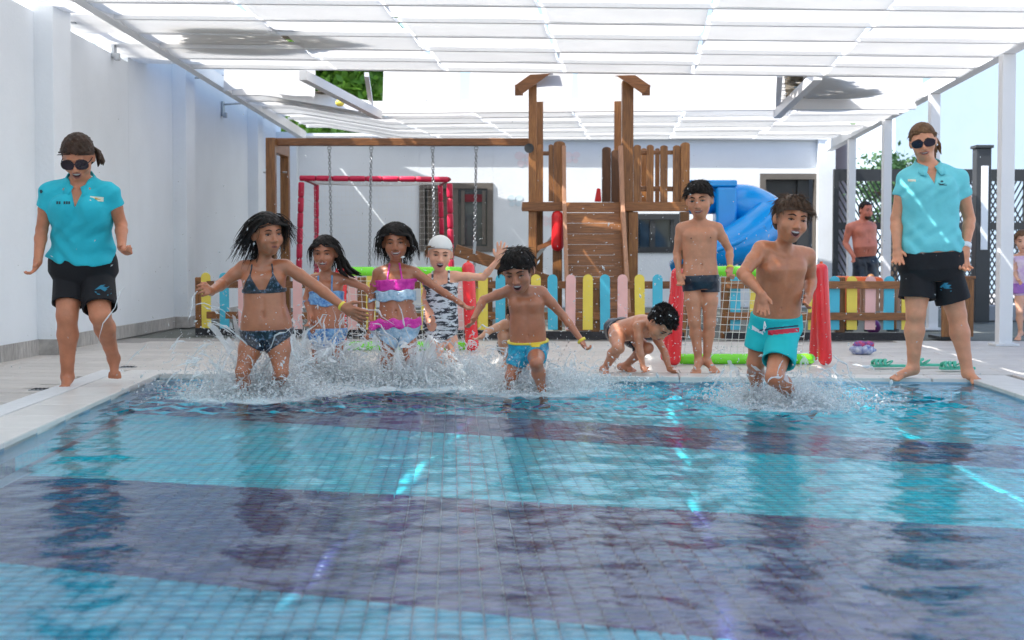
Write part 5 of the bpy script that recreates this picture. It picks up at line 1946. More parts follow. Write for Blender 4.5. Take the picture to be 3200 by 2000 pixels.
            for k in range(steps):
                if style == 'long':
                    d = (d + (Vector((0, 0, -1)) + wv * RR.uniform(.5, 1.3)) * .42 + Vector((RR.gauss(0, .12), RR.gauss(0, .12), RR.gauss(0, .08)))).normalized()
                elif style == 'wavy':
                    d = (d + (Vector((0, 0, -1)) + wv) * .38 + .42 * Vector((math.sin(curl_ph + k * 1.5), math.cos(curl_ph + k * 1.5), 0))).normalized()
                elif style == 'curly':
                    a = curl_ph + k * 1.9
                    d = (d * .5 + Vector((math.cos(a), math.sin(a * 1.3), math.sin(a))) * .8).normalized()
                elif style == 'short':
                    d = (d + t_ * .3 - nrm_ * .12 + wv * .2).normalized()
                elif style == 'back':
                    d = (d + (Vector(H(0, -.55, -.12)) - cur).normalized() * .3).normalized()
                cur = cur + d * L_ / steps
                # keep out of the skull and the face
                loc = (self.HR.transposed() @ (cur - Vector(self.hc))) / hs
                q = Vector((loc.x / (rad.x * 1.02), (loc.y + .06) / (rad.y * 1.02), (loc.z - .14) / (rad.z * 1.05)))
                if q.length < 1 and loc.z > -.1:
                    q.normalize()
                    loc = Vector((q.x * rad.x * 1.02, q.y * rad.y * 1.02 - .06, q.z * rad.z * 1.05 + .14))
                if loc.y > .02 and loc.z < .24 and abs(loc.x) < .37:
                    loc.x = math.copysign(.375, loc.x)
                if loc.y > -.1 and loc.z < .1 and abs(loc.x) < .34 and style in ('long', 'wavy'):
                    loc.x = math.copysign(.355, loc.x)
                cur = Vector(self.hc) + self.HR @ (loc * hs)
                pts.append(cur.copy())
            rr = [r0_ * (1 - .8 * (k / (len(pts) - 1)) ** 1.6) for k in range(len(pts))]
            mb.tube(pts, rr, 4, cap=False)
        mb.build('hair_strands', m, base, True, kind='stuff')
        if tail:
            # tail: list of head-space points
            mb = MB()
            pts = [Vector(H(*q)) for q in tail]
            for k in range(9):
                o = Vector((RR.gauss(0, .012), RR.gauss(0, .012), RR.gauss(0, .012)))
                mb.tube([p + o * (1 + .4 * i_) for i_, p in enumerate(pts)], [.045 * hs] + [.05 * hs] * (len(pts) - 2) + [.008 * hs], 6)
            mb.build('ponytail', m, base, True)
        return base

    # ---------------- clothes grown from the body field
    def shell(self, name, m, off, region, res=None, smooth=1):
        """garment = body grown by off metres, kept where region(x,y,z)<0"""
        f = self.f
        g = Field.__new__(Field)
        g.res, g.lo, g.n, g.ax = f.res, f.lo, f.n, f.ax
        x = f.ax[0][:, None, None]; y = f.ax[1][None, :, None]; z = f.ax[2][None, None, :]
        reg = region(x, y, z)
        t_, s_, q_ = self.loc(x, y, z)
        cap = max(self.ws) * 1.35
        reg = np.maximum(reg, np.maximum(np.abs(s_) - cap, np.abs(q_) - cap)).astype(np.float32)
        g.F = np.maximum(f.F - off, reg)
        V, Q = g.mesh(smooth)
        return fast_mesh(name, V, Q, m, self.root)

    def loc(self, x, y, z):
        """torso coordinates: t along pelvis->neck in metres, s sideways, q forward"""
        P, up, r, fw = self.P, self.up, self.r0, self.f0
        dx, dy, dz = x - P[0], y - P[1], z - P[2]
        t = dx * up[0] + dy * up[1] + dz * up[2]
        s = dx * r[0] + dy * r[1] + dz * r[2]
        q = dx * fw[0] + dy * fw[1] + dz * fw[2]
        return t, s, q

    def armdist(self, x, y, z):
        """distance to the arms (to keep torso garments off them)"""
        out = None
        for s_ in ('a', 'b'):
            for (p, q, r) in ((self.J['s' + s_] + (self.J['e' + s_] - self.J['s' + s_]) * .22, self.J['e' + s_], self.R['ua'] + .008), (self.J['e' + s_], self.J['w' + s_], self.R['fa'] + .008), (self.J['w' + s_], self.J['h' + s_], .05 * self.S)):
                ab = q - p
                t = np.clip(((x - p[0]) * ab[0] + (y - p[1]) * ab[1] + (z - p[2]) * ab[2]) / (ab @ ab + 1e-9), 0, 1)
                d = np.sqrt((x - p[0] - t * ab[0]) ** 2 + (y - p[1] - t * ab[1]) ** 2 + (z - p[2] - t * ab[2]) ** 2) - r
                out = d if out is None else np.minimum(out, d)
        return out

    def ring(self, name, m, a, b, t, r, w=.018, thick=.004):
        a, b = Vector(self.J[a]), Vector(self.J[b])
        p = a.lerp(b, t)
        d = (b - a).normalized()
        mb = MB()
        mb.tube([p - d * w / 2, p - d * w / 2 * .8, p + d * w / 2 * .8, p + d * w / 2], [r, r + thick, r + thick, r], 18, cap=True)
        return mb.build(name, m, self.root, True)

    def decal(self, name, m, onto, polys, lift=.003, par=None):
        """flat print: polygons in view pixels laid on the surface of a garment seen from the front"""
        me = onto.data
        org = Vector(parent_origin(onto))
        bt = BVHTree.FromPolygons([v.co + org for v in me.vertices], [tuple(p.vertices) for p in me.polygons])
        ox, oy, s = self.V
        mb = MB()
        eye = Vector((0, 0, CAMZ))
        for poly in polys:
            vs = []
            for q in poly:
                d = (K(ox + q[0] / s, oy + q[1] / s, 10) - eye).normalized()
                h = bt.ray_cast(eye + d * 3, d)
                if h[0] is None: break
                vs.append(h[0] - d * lift)
            if len(vs) == len(poly):
                mb.add(vs, [tuple(range(len(vs)))])
        if mb.v:
            return mb.build(name, m, par or onto)
nv = lambda v: v / (np.linalg.norm(v) + 1e-9)


def polo(p, m, ts, ws, ds, bust, sleeve, sleeve_r, hem, vneck=.13, name='polo_shirt'):
    """ts along pelvis->neck (0..1), ws half widths in view px, ds half depths in metres"""
    J, up, r1, f1, P, N = p.J, p.up, p.r1, p.f1, p.P, p.N
    lo = np.minimum(np.minimum(P, N), np.minimum(J['sa'], J['sb'])) - .22
    hi = np.maximum(np.maximum(P, N), np.maximum(J['sa'], J['sb'])) + .22
    lo = np.minimum(lo, np.minimum(J['ea'], J['eb']) - .05); hi = np.maximum(hi, np.maximum(J['ea'], J['eb']) + .05)
    g = Field(lo, hi, .006)
    wv_ = [p.px(w) for w in ws]
    g.torso(P, N, p.r0, r1, p.f0, f1, ts, wv_, ds, [.0] * len(ts), .02)
    g.torso(P, N, p.r0, r1, p.f0, f1, p.ts[:6] + [.90], [w + .009 for w in p.ws[:6]] + [p.ws[6] * .9], [d + .012 for d in p.ds[:6]] + [p.ds[6]], p.bul[:7], .02)
    for sg in (-1, 1):
        c_ = P + (N - P) * .78 + r1 * sg * p.ws[5] * .42 + f1 * p.ds[5] * .95
        g.ell(c_, np.stack([r1, f1, up], 1), (p.ws[5] * .42, p.ws[5] * .22 + .012, p.ws[5] * .40), .03)
    g.F = p_clip(g, P + (N - P) * hem, -up)
    for s in ('a', 'b'):
        cst = P + (N - P) * .84
        sh = J['s' + s]
        e = sh + (J['e' + s] - sh) * sleeve
        s0 = nv(J['e' + s] - sh)
        h = Field(lo, hi, .006)
        h.cone(N - up * .01, sh * .75 + cst * .25 + up * p.R['sh'] * .55, p.R['nk'] * .62 + .020, p.R['sh'] * .55 + .026, .04)
        h.cone(cst * .5 + sh * .5, sh, p.R['sh'] * 1.22, p.R['sh'] * 1.16, .03)
        h.cone(sh, e + s0 * .03, p.R['sh'] * 1.16, sleeve_r, .02)
        h.F = p_clip(h, e, s0)
        k = .03
        q = np.maximum(k - np.abs(g.F - h.F), 0) / k
        g.F = np.minimum(g.F, h.F) - q * q * k * .25
    if bust:
        for sg in (-1, 1):
            c_ = P + (N - P) * bust[0] + r1 * sg * bust[1] + f1 * bust[2]
            g.ell(c_, np.stack([r1, f1, up], 1), bust[3], .05)
    # folds
    x = g.ax[0][:, None, None]; y = g.ax[1][None, :, None]; z = g.ax[2][None, None, :]
    g.F = g.F + (.0065 * np.sin(z * 50 + x * 26 + np.sin(x * 19) * 2.2) * np.clip((P[2] + .36 * (N[2] - P[2]) + .12 - z) * 5, 0, 1)
                 + .0032 * np.sin(x * 52 - z * 38 + np.sin(z * 23) * 2)).astype(np.float32)
    # hollow the collar and V neck
    h = Field(lo, hi, .006)
    h.cone(N + up * .015, N + up * .16, .066, .078, .01)
    g.F = np.maximum(g.F, -h.F)
    t = (x - N[0]) * up[0] + (y - N[1]) * up[1] + (z - N[2]) * up[2]
    s = (x - N[0]) * r1[0] + (y - N[1]) * r1[1] + (z - N[2]) * r1[2]
    q = (x - N[0]) * f1[0] + (y - N[1]) * f1[1] + (z - N[2]) * f1[2]
    wedge = np.maximum(np.abs(s) - np.clip((t + vneck) * .36, -.1, .052), -q + .03)
    g.F = np.maximum(g.F, -wedge.astype(np.float32))
    V, Q = g.mesh(2)
    o = fast_mesh(name, V, Q, m, p.root)
    # collar: two flaps
    for sg in (-1, 1):
        pts = []
        for k in range(9):
            a = math.radians(200 - 155 * k / 8) if sg > 0 else math.radians(-20 + 155 * k / 8)
            a = math.radians(90 + sg * (110 - 150 * k / 8)) if False else a
        V, F = [], []
        for k in range(11):
            t_ = k / 10
            an = math.pi * (1.0 - t_ * .92)          # from nape round to the front
            rr = .070 + .012 * t_
            base = N + r1 * sg * math.sin(an) * rr * 1.02 - f1 * -math.cos(an) * rr * -1 * 1.0
            base = N + r1 * sg * math.sin(an) * rr + f1 * (-math.cos(an) * -1) * -rr if False else N + r1 * sg * math.sin(an) * rr + f1 * math.cos(an) * rr * -1 * -1
            drop = .018 - .045 * t_ ** 2
            top = base + up * (.055 - .070 * t_ ** 1.5)
            low = base + (r1 * sg * math.sin(an) * (1 - .3 * t_) + f1 * -math.cos(an) * -1) * (.034 + .012 * t_) + up * (.012 - .085 * t_ ** 1.2)
            if t_ > .85:
                low = low + r1 * sg * .02
            V += [tuple(top), tuple(low)]
        for k in range(10):
            F.append((2 * k, 2 * k + 1, 2 * k + 3, 2 * k + 2))
        c_ = fast_mesh('collar', V, F, m, o)
        sd = c_.modifiers.new('solid', 'SOLIDIFY'); sd.thickness = .006; sd.offset = 0
    return o


def p_clip(g, pt, n):
    x = g.ax[0][:, None, None]; y = g.ax[1][None, :, None]; z = g.ax[2][None, None, :]
    d = (x - pt[0]) * n[0] + (y - pt[1]) * n[1] + (z - pt[2]) * n[2]
    return np.maximum(g.F, d.astype(np.float32))


def shorts(p, m, top, lens, rads, grow=1.12, name='shorts', hipr=1.15, legk=.015, wave=.004):
    """top: metres above the hip line; lens: fraction of thigh covered (a, b); rads: hem radius (a, b)"""
    J, up, P = p.J, p.up, p.P
    pts = [J['pa'], J['pb'], J['ka'], J['kb']]
    lo = np.min(pts, 0) - .2; hi = np.max(pts, 0) + .2
    hi[2] = max(hi[2], (P + up * top)[2] + .08)
    g = Field(lo, hi, .006)
    ws = [w * grow for w in p.ws]; ds = [d * grow * 1.02 for d in p.ds]
    g.torso(P, p.N, p.r0, p.r1, p.f0, p.f1, p.ts, ws, ds, p.bul, .02)
    g.F = p_clip(g, P + up * top, up)
    x = g.ax[0][:, None, None]; y = g.ax[1][None, :, None]; z = g.ax[2][None, None, :]
    for i, s in enumerate(('a', 'b')):
        hp, kn = J['p' + s], J['k' + s]
        e = hp + (kn - hp) * lens[i]
        d = nv(kn - hp)
        h = Field(lo, hi, .006)
        h.cone(hp, e + d * .05, p.R['hip'] * hipr, rads[i], .02)
        h.cone(hp + up * .03, hp, p.R['hip'] * hipr * .95, p.R['hip'] * hipr, .02)
        h.F = h.F + (wave * np.sin(x * 55 + z * 14 + 2 * i)).astype(np.float32)
        h.F = p_clip(h, e, d)
        g.F = np.where(h.F < g.F, h.F, g.F)
        inner = Field(lo, hi, .006)
        inner.cone(hp + (e - hp) * .5, e + d * .08, rads[i] * .80, rads[i] - .012, .01)
        inner.F = np.maximum(inner.F, -((x - (hp + (e - hp) * .55)[0]) * d[0] + (y - (hp + (e - hp) * .55)[1]) * d[1] + (z - (hp + (e - hp) * .55)[2]) * d[2])).astype(np.float32)
        g.F = np.maximum(g.F, -inner.F)
    V, Q = g.mesh(1)
    return fast_mesh(name, V, Q, m, p.root)


def poly_blob(cx, cy, rx_, ry_, n=14, wob=0.0, seed=0):
    R = random.Random(seed)
    return [(cx + rx_ * math.cos(2 * math.pi * k / n) * (1 + R.uniform(-wob, wob)), cy + ry_ * math.sin(2 * math.pi * k / n) * (1 + R.uniform(-wob, wob))) for k in range(n)]


M['polo'] = cloth('turquoise_polo', (0.02, 0.48, 0.60), bump=.35, bscale=25)
M['polo2'] = cloth('pale_aqua_polo', (0.16, 0.60, 0.66), bump=.35, bscale=25)
M['blackcloth'] = cloth('black_cloth', (0.004, 0.004, 0.007), bump=.5, bscale=18)
M['navytrunks'] = mat('navy_swim_cloth', (0.004, 0.008, 0.020), .35, col2=(0.012, 0.024, 0.045), scale=24, bump=.6, bscale=30, coat=.2)
M['aqua'] = cloth('aqua_board_shorts', (0.01, 0.50, 0.52), bump=.6, bscale=12)
M['redstripe'] = cloth('red_stripe', (0.55, 0.03, 0.06))
M['navystripe'] = cloth('navy_stripe', (0.03, 0.03, 0.08))
M['whitestripe'] = cloth('white_stripe', (0.75, 0.76, 0.78))
M['bikblack'] = mat('black_sequin_bikini', (0.008, 0.012, 0.022), .3, col2=(0.16, 0.22, 0.32), scale=55, bump=.6, bscale=60, coat=.3)
for e in M['bikblack'].node_tree.nodes:
    if e.type == 'VALTORGB': e.color_ramp.elements[0].position = .52; e.color_ramp.elements[1].position = .66
M['bikblue'] = mat('blue_print_bikini', (0.02, 0.12, 0.42), .4, col2=(0.30, 0.55, 0.80), scale=38, bump=.5)
M['magenta'] = mat('magenta_bikini', (0.55, 0.01, 0.30), .4, col2=(0.80, 0.06, 0.46), scale=30, bump=.5)
M['frill'] = mat('pale_blue_frill', (0.20, 0.38, 0.55), .5, col2=(0.55, 0.68, 0.80), scale=34, bump=.5)
M['zebra'] = mat('zebra_swimsuit', (0.03, 0.035, 0.05), .5, col2=(0.72, 0.76, 0.80), scale=16, stretch=(1, 1, 3.2), bump=.3)
for e in M['zebra'].node_tree.nodes:
    if e.type == 'VALTORGB': e.color_ramp.elements[0].position = .47; e.color_ramp.elements[1].position = .53
M['trunkblue'] = mat('blue_patterned_trunks', (0.01, 0.09, 0.22), .4, col2=(0.02, 0.50, 0.70), scale=16, bump=.5)
M['capwhite'] = cloth('white_swim_cap', (0.78, 0.76, 0.73), bump=.2)
M['lilac'] = mat('lilac_pink_swimsuit', (0.62, 0.40, 0.62), .6, col2=(0.80, 0.66, 0.72), scale=18)

# ------------------------------------------------------------------ woman in turquoise polo, left
p = Person((0, 350, 1.592), 8.9, skin_mat('skin_tanned_woman', (0.46, 0.20, 0.125), .5), 'woman in a turquoise polo and black shorts striding barefoot along the left pool edge', .95, False)
p.build(dict(head=(388, 225, -.26, 205), face=(3, 32, 2), neck=(400, 340, -.20), sa=(244, 402, -.20), sb=(548, 404, -.20),
             ea=(208, 585, -.14), wa=(188, 745, -.22), ha=(150, 842, -.28), eb=(603, 560, -.10), wb=(606, 672, -.26), hb=(640, 738, -.36),
             palm_a=(.4, -.8, 0), palm_b=(-.6, -.5, .6),
             pa=(352, 800, .02), pb=(478, 800, .02), ka=(334, 1012, -.12), kb=(498, 1010, -.16),
             na=(336, 1318, .0), nb=(566, 1225, .12), ta=(318, 1388, -.12), tb=(570, 1328, .10)),
        dict(hipw=330, waistw=262, chestw=300, curl_a=.7, curl_b=1.35, mouth='open', shades=(.145, .115), brow=M['hairbrown'], facew=1.0, hip=.098, th=.082, kn=.064, ca=.063, an=.038))
p.hair(M['hairbrown'], 'back', 3, 460, .34, hairline=.25, volume=1.10, tail=[(.22, -.40, .02), (.36, -.30, -.06), (.39, -.18, -.14), (.36, -.12, -.20)])
sh_ = polo(p, M['polo'], [.0, .10, .22, .42, .60, .76, .88, .99], [182, 178, 162, 138, 146, 156, 148, 70], [.165, .160, .140, .115, .125, .13, .11, .07],
           (.66, .075, .085, (.085, .060, .080)), .40, .064, .19)
so_ = shorts(p, M['blackcloth'], .13, (.74, .84), (.098, .104), 1.035, hipr=1.10)
p.decal('name_badge', M['badge'], sh_, [[(448, 418), (516, 424), (515, 446), (447, 440)]])
p.decal('badge_plate', M['gold'], sh_, [[(472, 424), (500, 427), (500, 436), (472, 433)]], .006)
p.decal('chest_print', M['print'], sh_, [[(280 + k * 12, 444 + (k % 2)), (289 + k * 12, 444), (289 + k * 12, 458), (280 + k * 12, 459)] for k in range(6) if k != 2])
p.decal('sleeve_emblem', M['print'], sh_, [poly_blob(209, 368, 9, 16), poly_blob(205, 396, 7, 9, wob=.2)])
p.decal('wave_logo', M['bluep'], so_, [[(470, 885), (500, 862), (525, 858), (512, 868), (545, 868), (528, 880), (556, 884), (520, 892), (500, 880)], [(470, 892), (556, 900), (552, 906), (474, 899)], [(480, 902), (540, 908), (538, 913), (484, 908)]])
mb = MB(); mb.tube([p.N + p.r1 * .055 + p.f1 * .05, p.N + p.f1 * .085 - p.up * .07 - p.r1 * .01, p.N - p.r1 * .055 + p.f1 * .05], .0022, 5); nk_ = mb.build('necklace', M['steel'], p.root, True)
womanL = p

# ------------------------------------------------------------------ woman in pale polo, right
p = Person((2600, 350, 1.68), 9.4, skin_mat('skin_fair_woman', (0.55, 0.27, 0.18), .5), 'smiling woman in a pale aqua polo and black shorts standing barefoot by the pool', 1.0, False)
p.build(dict(head=(478, 156, -.04, 186), face=(-14, 12, 8), neck=(503, 278, 0), sa=(390, 350, .0), sb=(664, 350, .0),
             ea=(338, 560, .03), wa=(342, 718, -.03), ha=(350, 832, -.08), eb=(722, 565, .05), wb=(702, 705, -.03), hb=(672, 862, -.06),
             palm_a=(.9, -.4, 0), palm_b=(-.9, -.4, 0),
             pa=(455, 830, .02), pb=(590, 830, .02), ka=(440, 1060, -.02), kb=(655, 1060, .02),
             na=(426, 1345, .02), nb=(712, 1368, .0), ta=(318, 1402, -.08), tb=(772, 1422, -.12)),
        dict(hipw=330, waistw=285, chestw=290, curl_a=.5, curl_b=.5, mouth='smile', shades=(.145, .10), brow=M['hairsandy'], hip=.104, th=.086, kn=.062, ca=.064, an=.038, spread_a=.16))
womanR = p
p.hair(M['hairlight'], 'back', 8, 420, .36, hairline=.27, tail=[(.12, -.42, .05), (.26, -.46, -.10), (.30, -.40, -.28), (.30, -.36, -.42)])
sh_ = polo(p, M['polo2'], [.0, .10, .22, .42, .60, .76, .88, .99], [170, 166, 158, 142, 142, 146, 142, 66], [.135, .135, .13, .12, .125, .13, .11, .07],
           (.66, .075, .080, (.085, .060, .080)), .44, .062, .17)
so_ = shorts(p, M['blackcloth'], .12, (.66, .72), (.118, .118), 1.06, hipr=1.12)
p.decal('name_badge', M['badge'], sh_, [[(398, 352), (440, 354), (440, 366), (398, 364)]])
p.decal('chest_logo', M['print'], sh_, [[(542, 366), (575, 378), (600, 374), (575, 384)], poly_blob(577, 364, 8, 5), [(560, 380), (604, 382), (602, 386), (562, 384)]])
p.decal('wave_logo', M['bluep'], so_, [[(565, 920), (590, 898), (612, 896), (602, 906), (628, 908), (612, 920), (632, 926), (600, 928)], [(568, 930), (630, 938), (626, 943), (572, 936)]])
p.ring('wristwatch', M['watch'], 'eb', 'wb', .97, .029, .035, .007)
mb = MB(); mb.capsule(p.hp(.36, -.02, -.14), p.hp(.361, -.02, -.15), .007, 8, 3); mb.build('earring', M['watch'], p.root, True)

# ------------------------------------------------------------------ girl in black bikini
tan1 = skin_mat('skin_deep_tan_girl', (0.36, 0.145, 0.080))
p = Person((550, 600, 2.16), 8.5, tan1, 'girl with flying dark hair in a black sequinned bikini, frontmost runner on the left', .92)
p.build(dict(head=(618, 286, -.10, 272), face=(33, 4, 4), neck=(588, 488, -.03), sa=(452, 508, -.04), sb=(742, 500, -.02),
             ea=(318, 616, -.05), wa=(236, 672, -.22), ha=(190, 640, -.36), eb=(950, 640, -.02), wb=(1130, 775, -.10), hb=(1290, 865, -.16),
             palm_a=(-.3, -.4, .8), palm_b=(.2, -.3, .9),
             pa=(540, 940, .0), pb=(680, 935, .0), ka=(450, 1210, -.10), kb=(712, 1215, -.08),
             na=(450, 1440, .02), nb=(668, 1350, .26), ta=(440, 1500, -.08), tb=(665, 1440, .32)),
        dict(hipw=350, waistw=285, chestw=300, curl_a=.8, curl_b=.3, mouth='shut', eyes=.6, lipcol=(.22, .06, .05), facew=1.04, belly=.012, th=.068, hip=.074, base=-.2, ua=.037, el=.032, fa=.033, wr=.023))
p.hair(M['hairdark'], 'long', 12, 300, .95, wind=(-.6, .2, .0), volume=1.12)
# a second fan of strands blown the other way
b0 = [c for c in p.root.children if c.name.startswith('hair')][0]
mb = MB(); RR = random.Random(3)
for k in range(70):
    a = Vector(p.hp(RR.uniform(.05, .38), RR.uniform(-.25, .1), RR.uniform(.10, .50)))
    d = Vector((1, RR.uniform(-.2, .3), RR.uniform(-.15, .35))).normalized()
    pts = [a]
    cur = a
    for q in range(7):
        d = (d + Vector((.05, 0, -.34)) + Vector((RR.gauss(0, .16), 0, RR.gauss(0, .14)))).normalized()
        cur = cur + d * p.hs * RR.uniform(.07, .13)
        pts.append(cur)
    mb.tube(pts, [.010 * p.hs * (1 - .12 * q) for q in range(8)], 4, cap=False)
mb.build('blown_strands', M['hairdark'], b0, True, kind='stuff')
Wc_ = p.px(300) / 2
def bik1(x, y, z):
    t, s, q = p.loc(x, y, z)
    L = np.linalg.norm(p.N - p.P)
    tb = L * .615
    d1 = np.abs(t - tb) - .010                      # band
    reg = d1
    for sg in (-1, 1):
        cx = sg * Wc_ * .52
        tri = np.maximum(np.maximum(tb - .012 - t, (t - tb) + np.abs(s - cx) * 1.9 - .105), -q)
        reg = np.minimum(reg, tri)
        st = np.maximum(np.abs((s - cx * .98) + sg * (t - tb - .08) * .12) - .005, np.maximum(tb + .08 - t, t - L * 1.02))
        reg = np.minimum(reg, st)
    return np.maximum(reg, -(p.armdist(x, y, z)))
p.shell('bikini_top', M['bikblack'], .006, bik1)
def brief(p, top, side, depth, front=None):
    def fn(x, y, z):
        t, s, q = p.loc(x, y, z)
        Wh = p.ws[1]
        leg = (top - side) - (1 - np.minimum(np.abs(s) / Wh, 1) ** .8) * depth
        return np.maximum(np.maximum(t - top, leg - t), -p.armdist(x, y, z))
    return fn
p.shell('bikini_bottom', M['bikblack'], .007, brief(p, .015, .045, .105))
p.ring('wristband', M['band'], 'eb', 'wb', .96, .0255, .018)
mb = MB(); mb.capsule(p.hp(-.365, .0, -.20), p.hp(-.366, .0, -.21), .006, 8, 3); mb.build('earring', M['watch'], p.root, True)

# ------------------------------------------------------------------ girl in blue, behind
p = Person((550, 600, 2.16), 9.5, skin_mat('skin_deep_tan_two', (0.38, 0.155, 0.090)), 'dark haired girl in a blue patterned bikini, half hidden behind the spray', .78)
p.build(dict(head=(1006, 412, -.06, 225), face=(-6, 8, 0), neck=(1012, 560, 0), sa=(922, 590, 0), sb=(1122, 582, 0),
             ea=(880, 715, .0), wa=(905, 830, -.05), ha=(900, 930, -.08), eb=(1270, 645, .0), wb=(1405, 745, -.04), hb=(1490, 800, -.06),
             pa=(968, 960, 0), pb=(1075, 960, 0), ka=(955, 1140, -.08), kb=(1090, 1130, -.06),
             na=(950, 1330, .03), nb=(1088, 1320, .1), ta=(945, 1400, -.05), tb=(1085, 1390, .05)),
        dict(hipw=250, waistw=222, chestw=226, curl_a=.5, curl_b=.3, mouth='grin', eyes=.4, base=-.2))
p.hair(M['hairdark'], 'long', 22, 240, .62, wind=(.25, .1, .0), tail=[(.30, -.20, -.05), (.46, -.15, -.30), (.52, -.10, -.48), (.66, -.05, -.60), (.78, -.05, -.66)])
def bik2(x, y, z):
    t, s, q = p.loc(x, y, z)
    L = np.linalg.norm(p.N - p.P)
    a = np.maximum(np.abs(t - L * .60 + .04 * np.cos(s * 40) * .2) - .045, -9)
    b_ = np.maximum(np.abs(np.abs(s) - .045) - .006, np.maximum(L * .6 - t, t - L))
    return np.maximum(np.minimum(a, b_), -p.armdist(x, y, z))
p.shell('bikini_top', M['bikblue'], .008, bik2)
p.shell('bikini_bottom', M['bikblue'], .009, brief(p, .04, .075, .10))

# ------------------------------------------------------------------ girl in magenta
p = Person((1100, 650, 2.52), 9.45, skin_mat('skin_deep_tan_three', (0.34, 0.135, 0.075)), 'curly haired girl in a magenta and pale blue frilled bikini running beside the capped girl', .84)
p.build(dict(head=(345, 272, -.06, 282), face=(2, 6, 3), neck=(338, 452, 0), sa=(205, 512, 0), sb=(495, 508, 0),
             ea=(152, 715, .02), wa=(150, 880, -.04), ha=(150, 1060, -.06), eb=(690, 645, -.02), wb=(840, 740, -.08), hb=(960, 830, -.12),
             pa=(295, 960, 0), pb=(430, 960, 0), ka=(272, 1215, -.08), kb=(468, 1210, -.10),
             na=(280, 1450, .02), nb=(470, 1400, .16), ta=(275, 1520, -.08), tb=(468, 1490, .16)),
        dict(hipw=330, waistw=268, chestw=285, curl_a=.4, curl_b=.4, mouth='grin', eyes=.3, facew=1.03, base=-.2))
p.hair(M['hairdark'], 'wavy', 31, 420, .80, wind=(.05, .1, 0), volume=1.16)
Lg = np.linalg.norm(p.N - p.P)
def top3(x, y, z):
    t, s, q = p.loc(x, y, z)
    a = np.abs(t - Lg * .70) - .036
    b_ = np.maximum(np.abs(np.abs(s) - .050 + (t - Lg * .75) * .15) - .006, np.maximum(Lg * .7 - t, np.maximum(t - Lg * 1.04, -q)))
    return np.maximum(np.minimum(a, b_), -p.armdist(x, y, z))
p.shell('bikini_top', M['magenta'], .007, top3)
def frill3(x, y, z):
    t, s, q = p.loc(x, y, z)
    return np.maximum(np.abs(t - Lg * .535 + .006 * np.sin(s * 60)) - .034, -p.armdist(x, y, z))
p.shell('frill', M['frill'], .013, frill3)
p.shell('bikini_bottom', M['frill'], .008, brief(p, .03, .07, .11))
def skirt3(x, y, z):
    t, s, q = p.loc(x, y, z)
    return np.maximum(np.abs(t - .045 + .008 * np.sin(s * 70)) - .030, -p.armdist(x, y, z))
p.shell('bikini_waist_frill', M['magenta'], .016, skirt3)

# ------------------------------------------------------------------ girl with white cap
p = Person((1100, 650, 2.52), 9.72, skin_mat('skin_pale_girl', (0.70, 0.40, 0.31), .5), 'pale girl in a white swim cap and zebra swimsuit waving her raised hand', .80)
p.build(dict(head=(692, 362, -.05, 262), face=(6, 10, -4), neck=(700, 522, 0), sa=(612, 560, 0), sb=(822, 538, 0),
             ea=(575, 700, .0), wa=(600, 830, -.06), ha=(620, 930, -.08), eb=(1035, 545, .0), wb=(1152, 405, -.05), hb=(1196, 262, -.08),
             palm_b=(-.95, -.2, -.2),
             pa=(645, 945, 0), pb=(750, 945, 0), ka=(690, 1180, -.08), kb=(800, 1160, -.02),
             na=(700, 1400, .02), nb=(860, 1330, .1), ta=(690, 1450, -.08), tb=(870, 1400, .08)),
        dict(hipw=262, waistw=238, chestw=240, curl_b=.12, spread_b=.22, mouth='open', eyes=.35, brow=M['hairlight'], lipcol=(.5, .2, .18), facew=1.06, base=-.2))
p.hair(M['hairlight'], 'long', 41, 90, .45, volume=.98)
def capmesh(p):
    g = Field(p.hc - p.hs * .7, p.hc + p.hs * .7, .005)
    R = np.array(p.HR)
    g.ell(p.hp(0, -.06, .16), R, (.375 * p.hs, .46 * p.hs, .40 * p.hs), .01)
    g.ell(p.hp(0, -.25, .0), R, (.30 * p.hs, .28 * p.hs, .26 * p.hs), .05)
    x = g.ax[0][:, None, None] - p.hc[0]; y = g.ax[1][None, :, None] - p.hc[1]; z = g.ax[2][None, None, :] - p.hc[2]
    ly = (x * R[0, 1] + y * R[1, 1] + z * R[2, 1]) / p.hs
    lz = (x * R[0, 2] + y * R[1, 2] + z * R[2, 2]) / p.hs
    line = np.interp(ly, [-.6, -.1, .1, .45], [-.12, -.02, .12, .26])
    g.F = np.maximum(g.F, ((line - lz) * p.hs * .7).astype(np.float32))
    V, Q = g.mesh(1)
    return fast_mesh('swim_cap', V, Q, M['capwhite'], p.root)
capmesh(p)
L4 = np.linalg.norm(p.N - p.P)
def suit4(x, y, z):
    t, s, q = p.loc(x, y, z)
    a = np.maximum(t - L4 * .80 - np.minimum(np.abs(s), .06) * .3, -.04 - t + (1 - np.minimum(np.abs(s) / p.ws[1], 1)) * -.06)
    b_ = np.maximum(np.abs(np.abs(s) - .055) - .007, np.maximum(L4 * .78 - t, t - L4 * 1.1))
    return np.maximum(np.minimum(a, b_), -p.armdist(x, y, z))
p.shell('swimsuit', M['zebra'], .007, suit4)

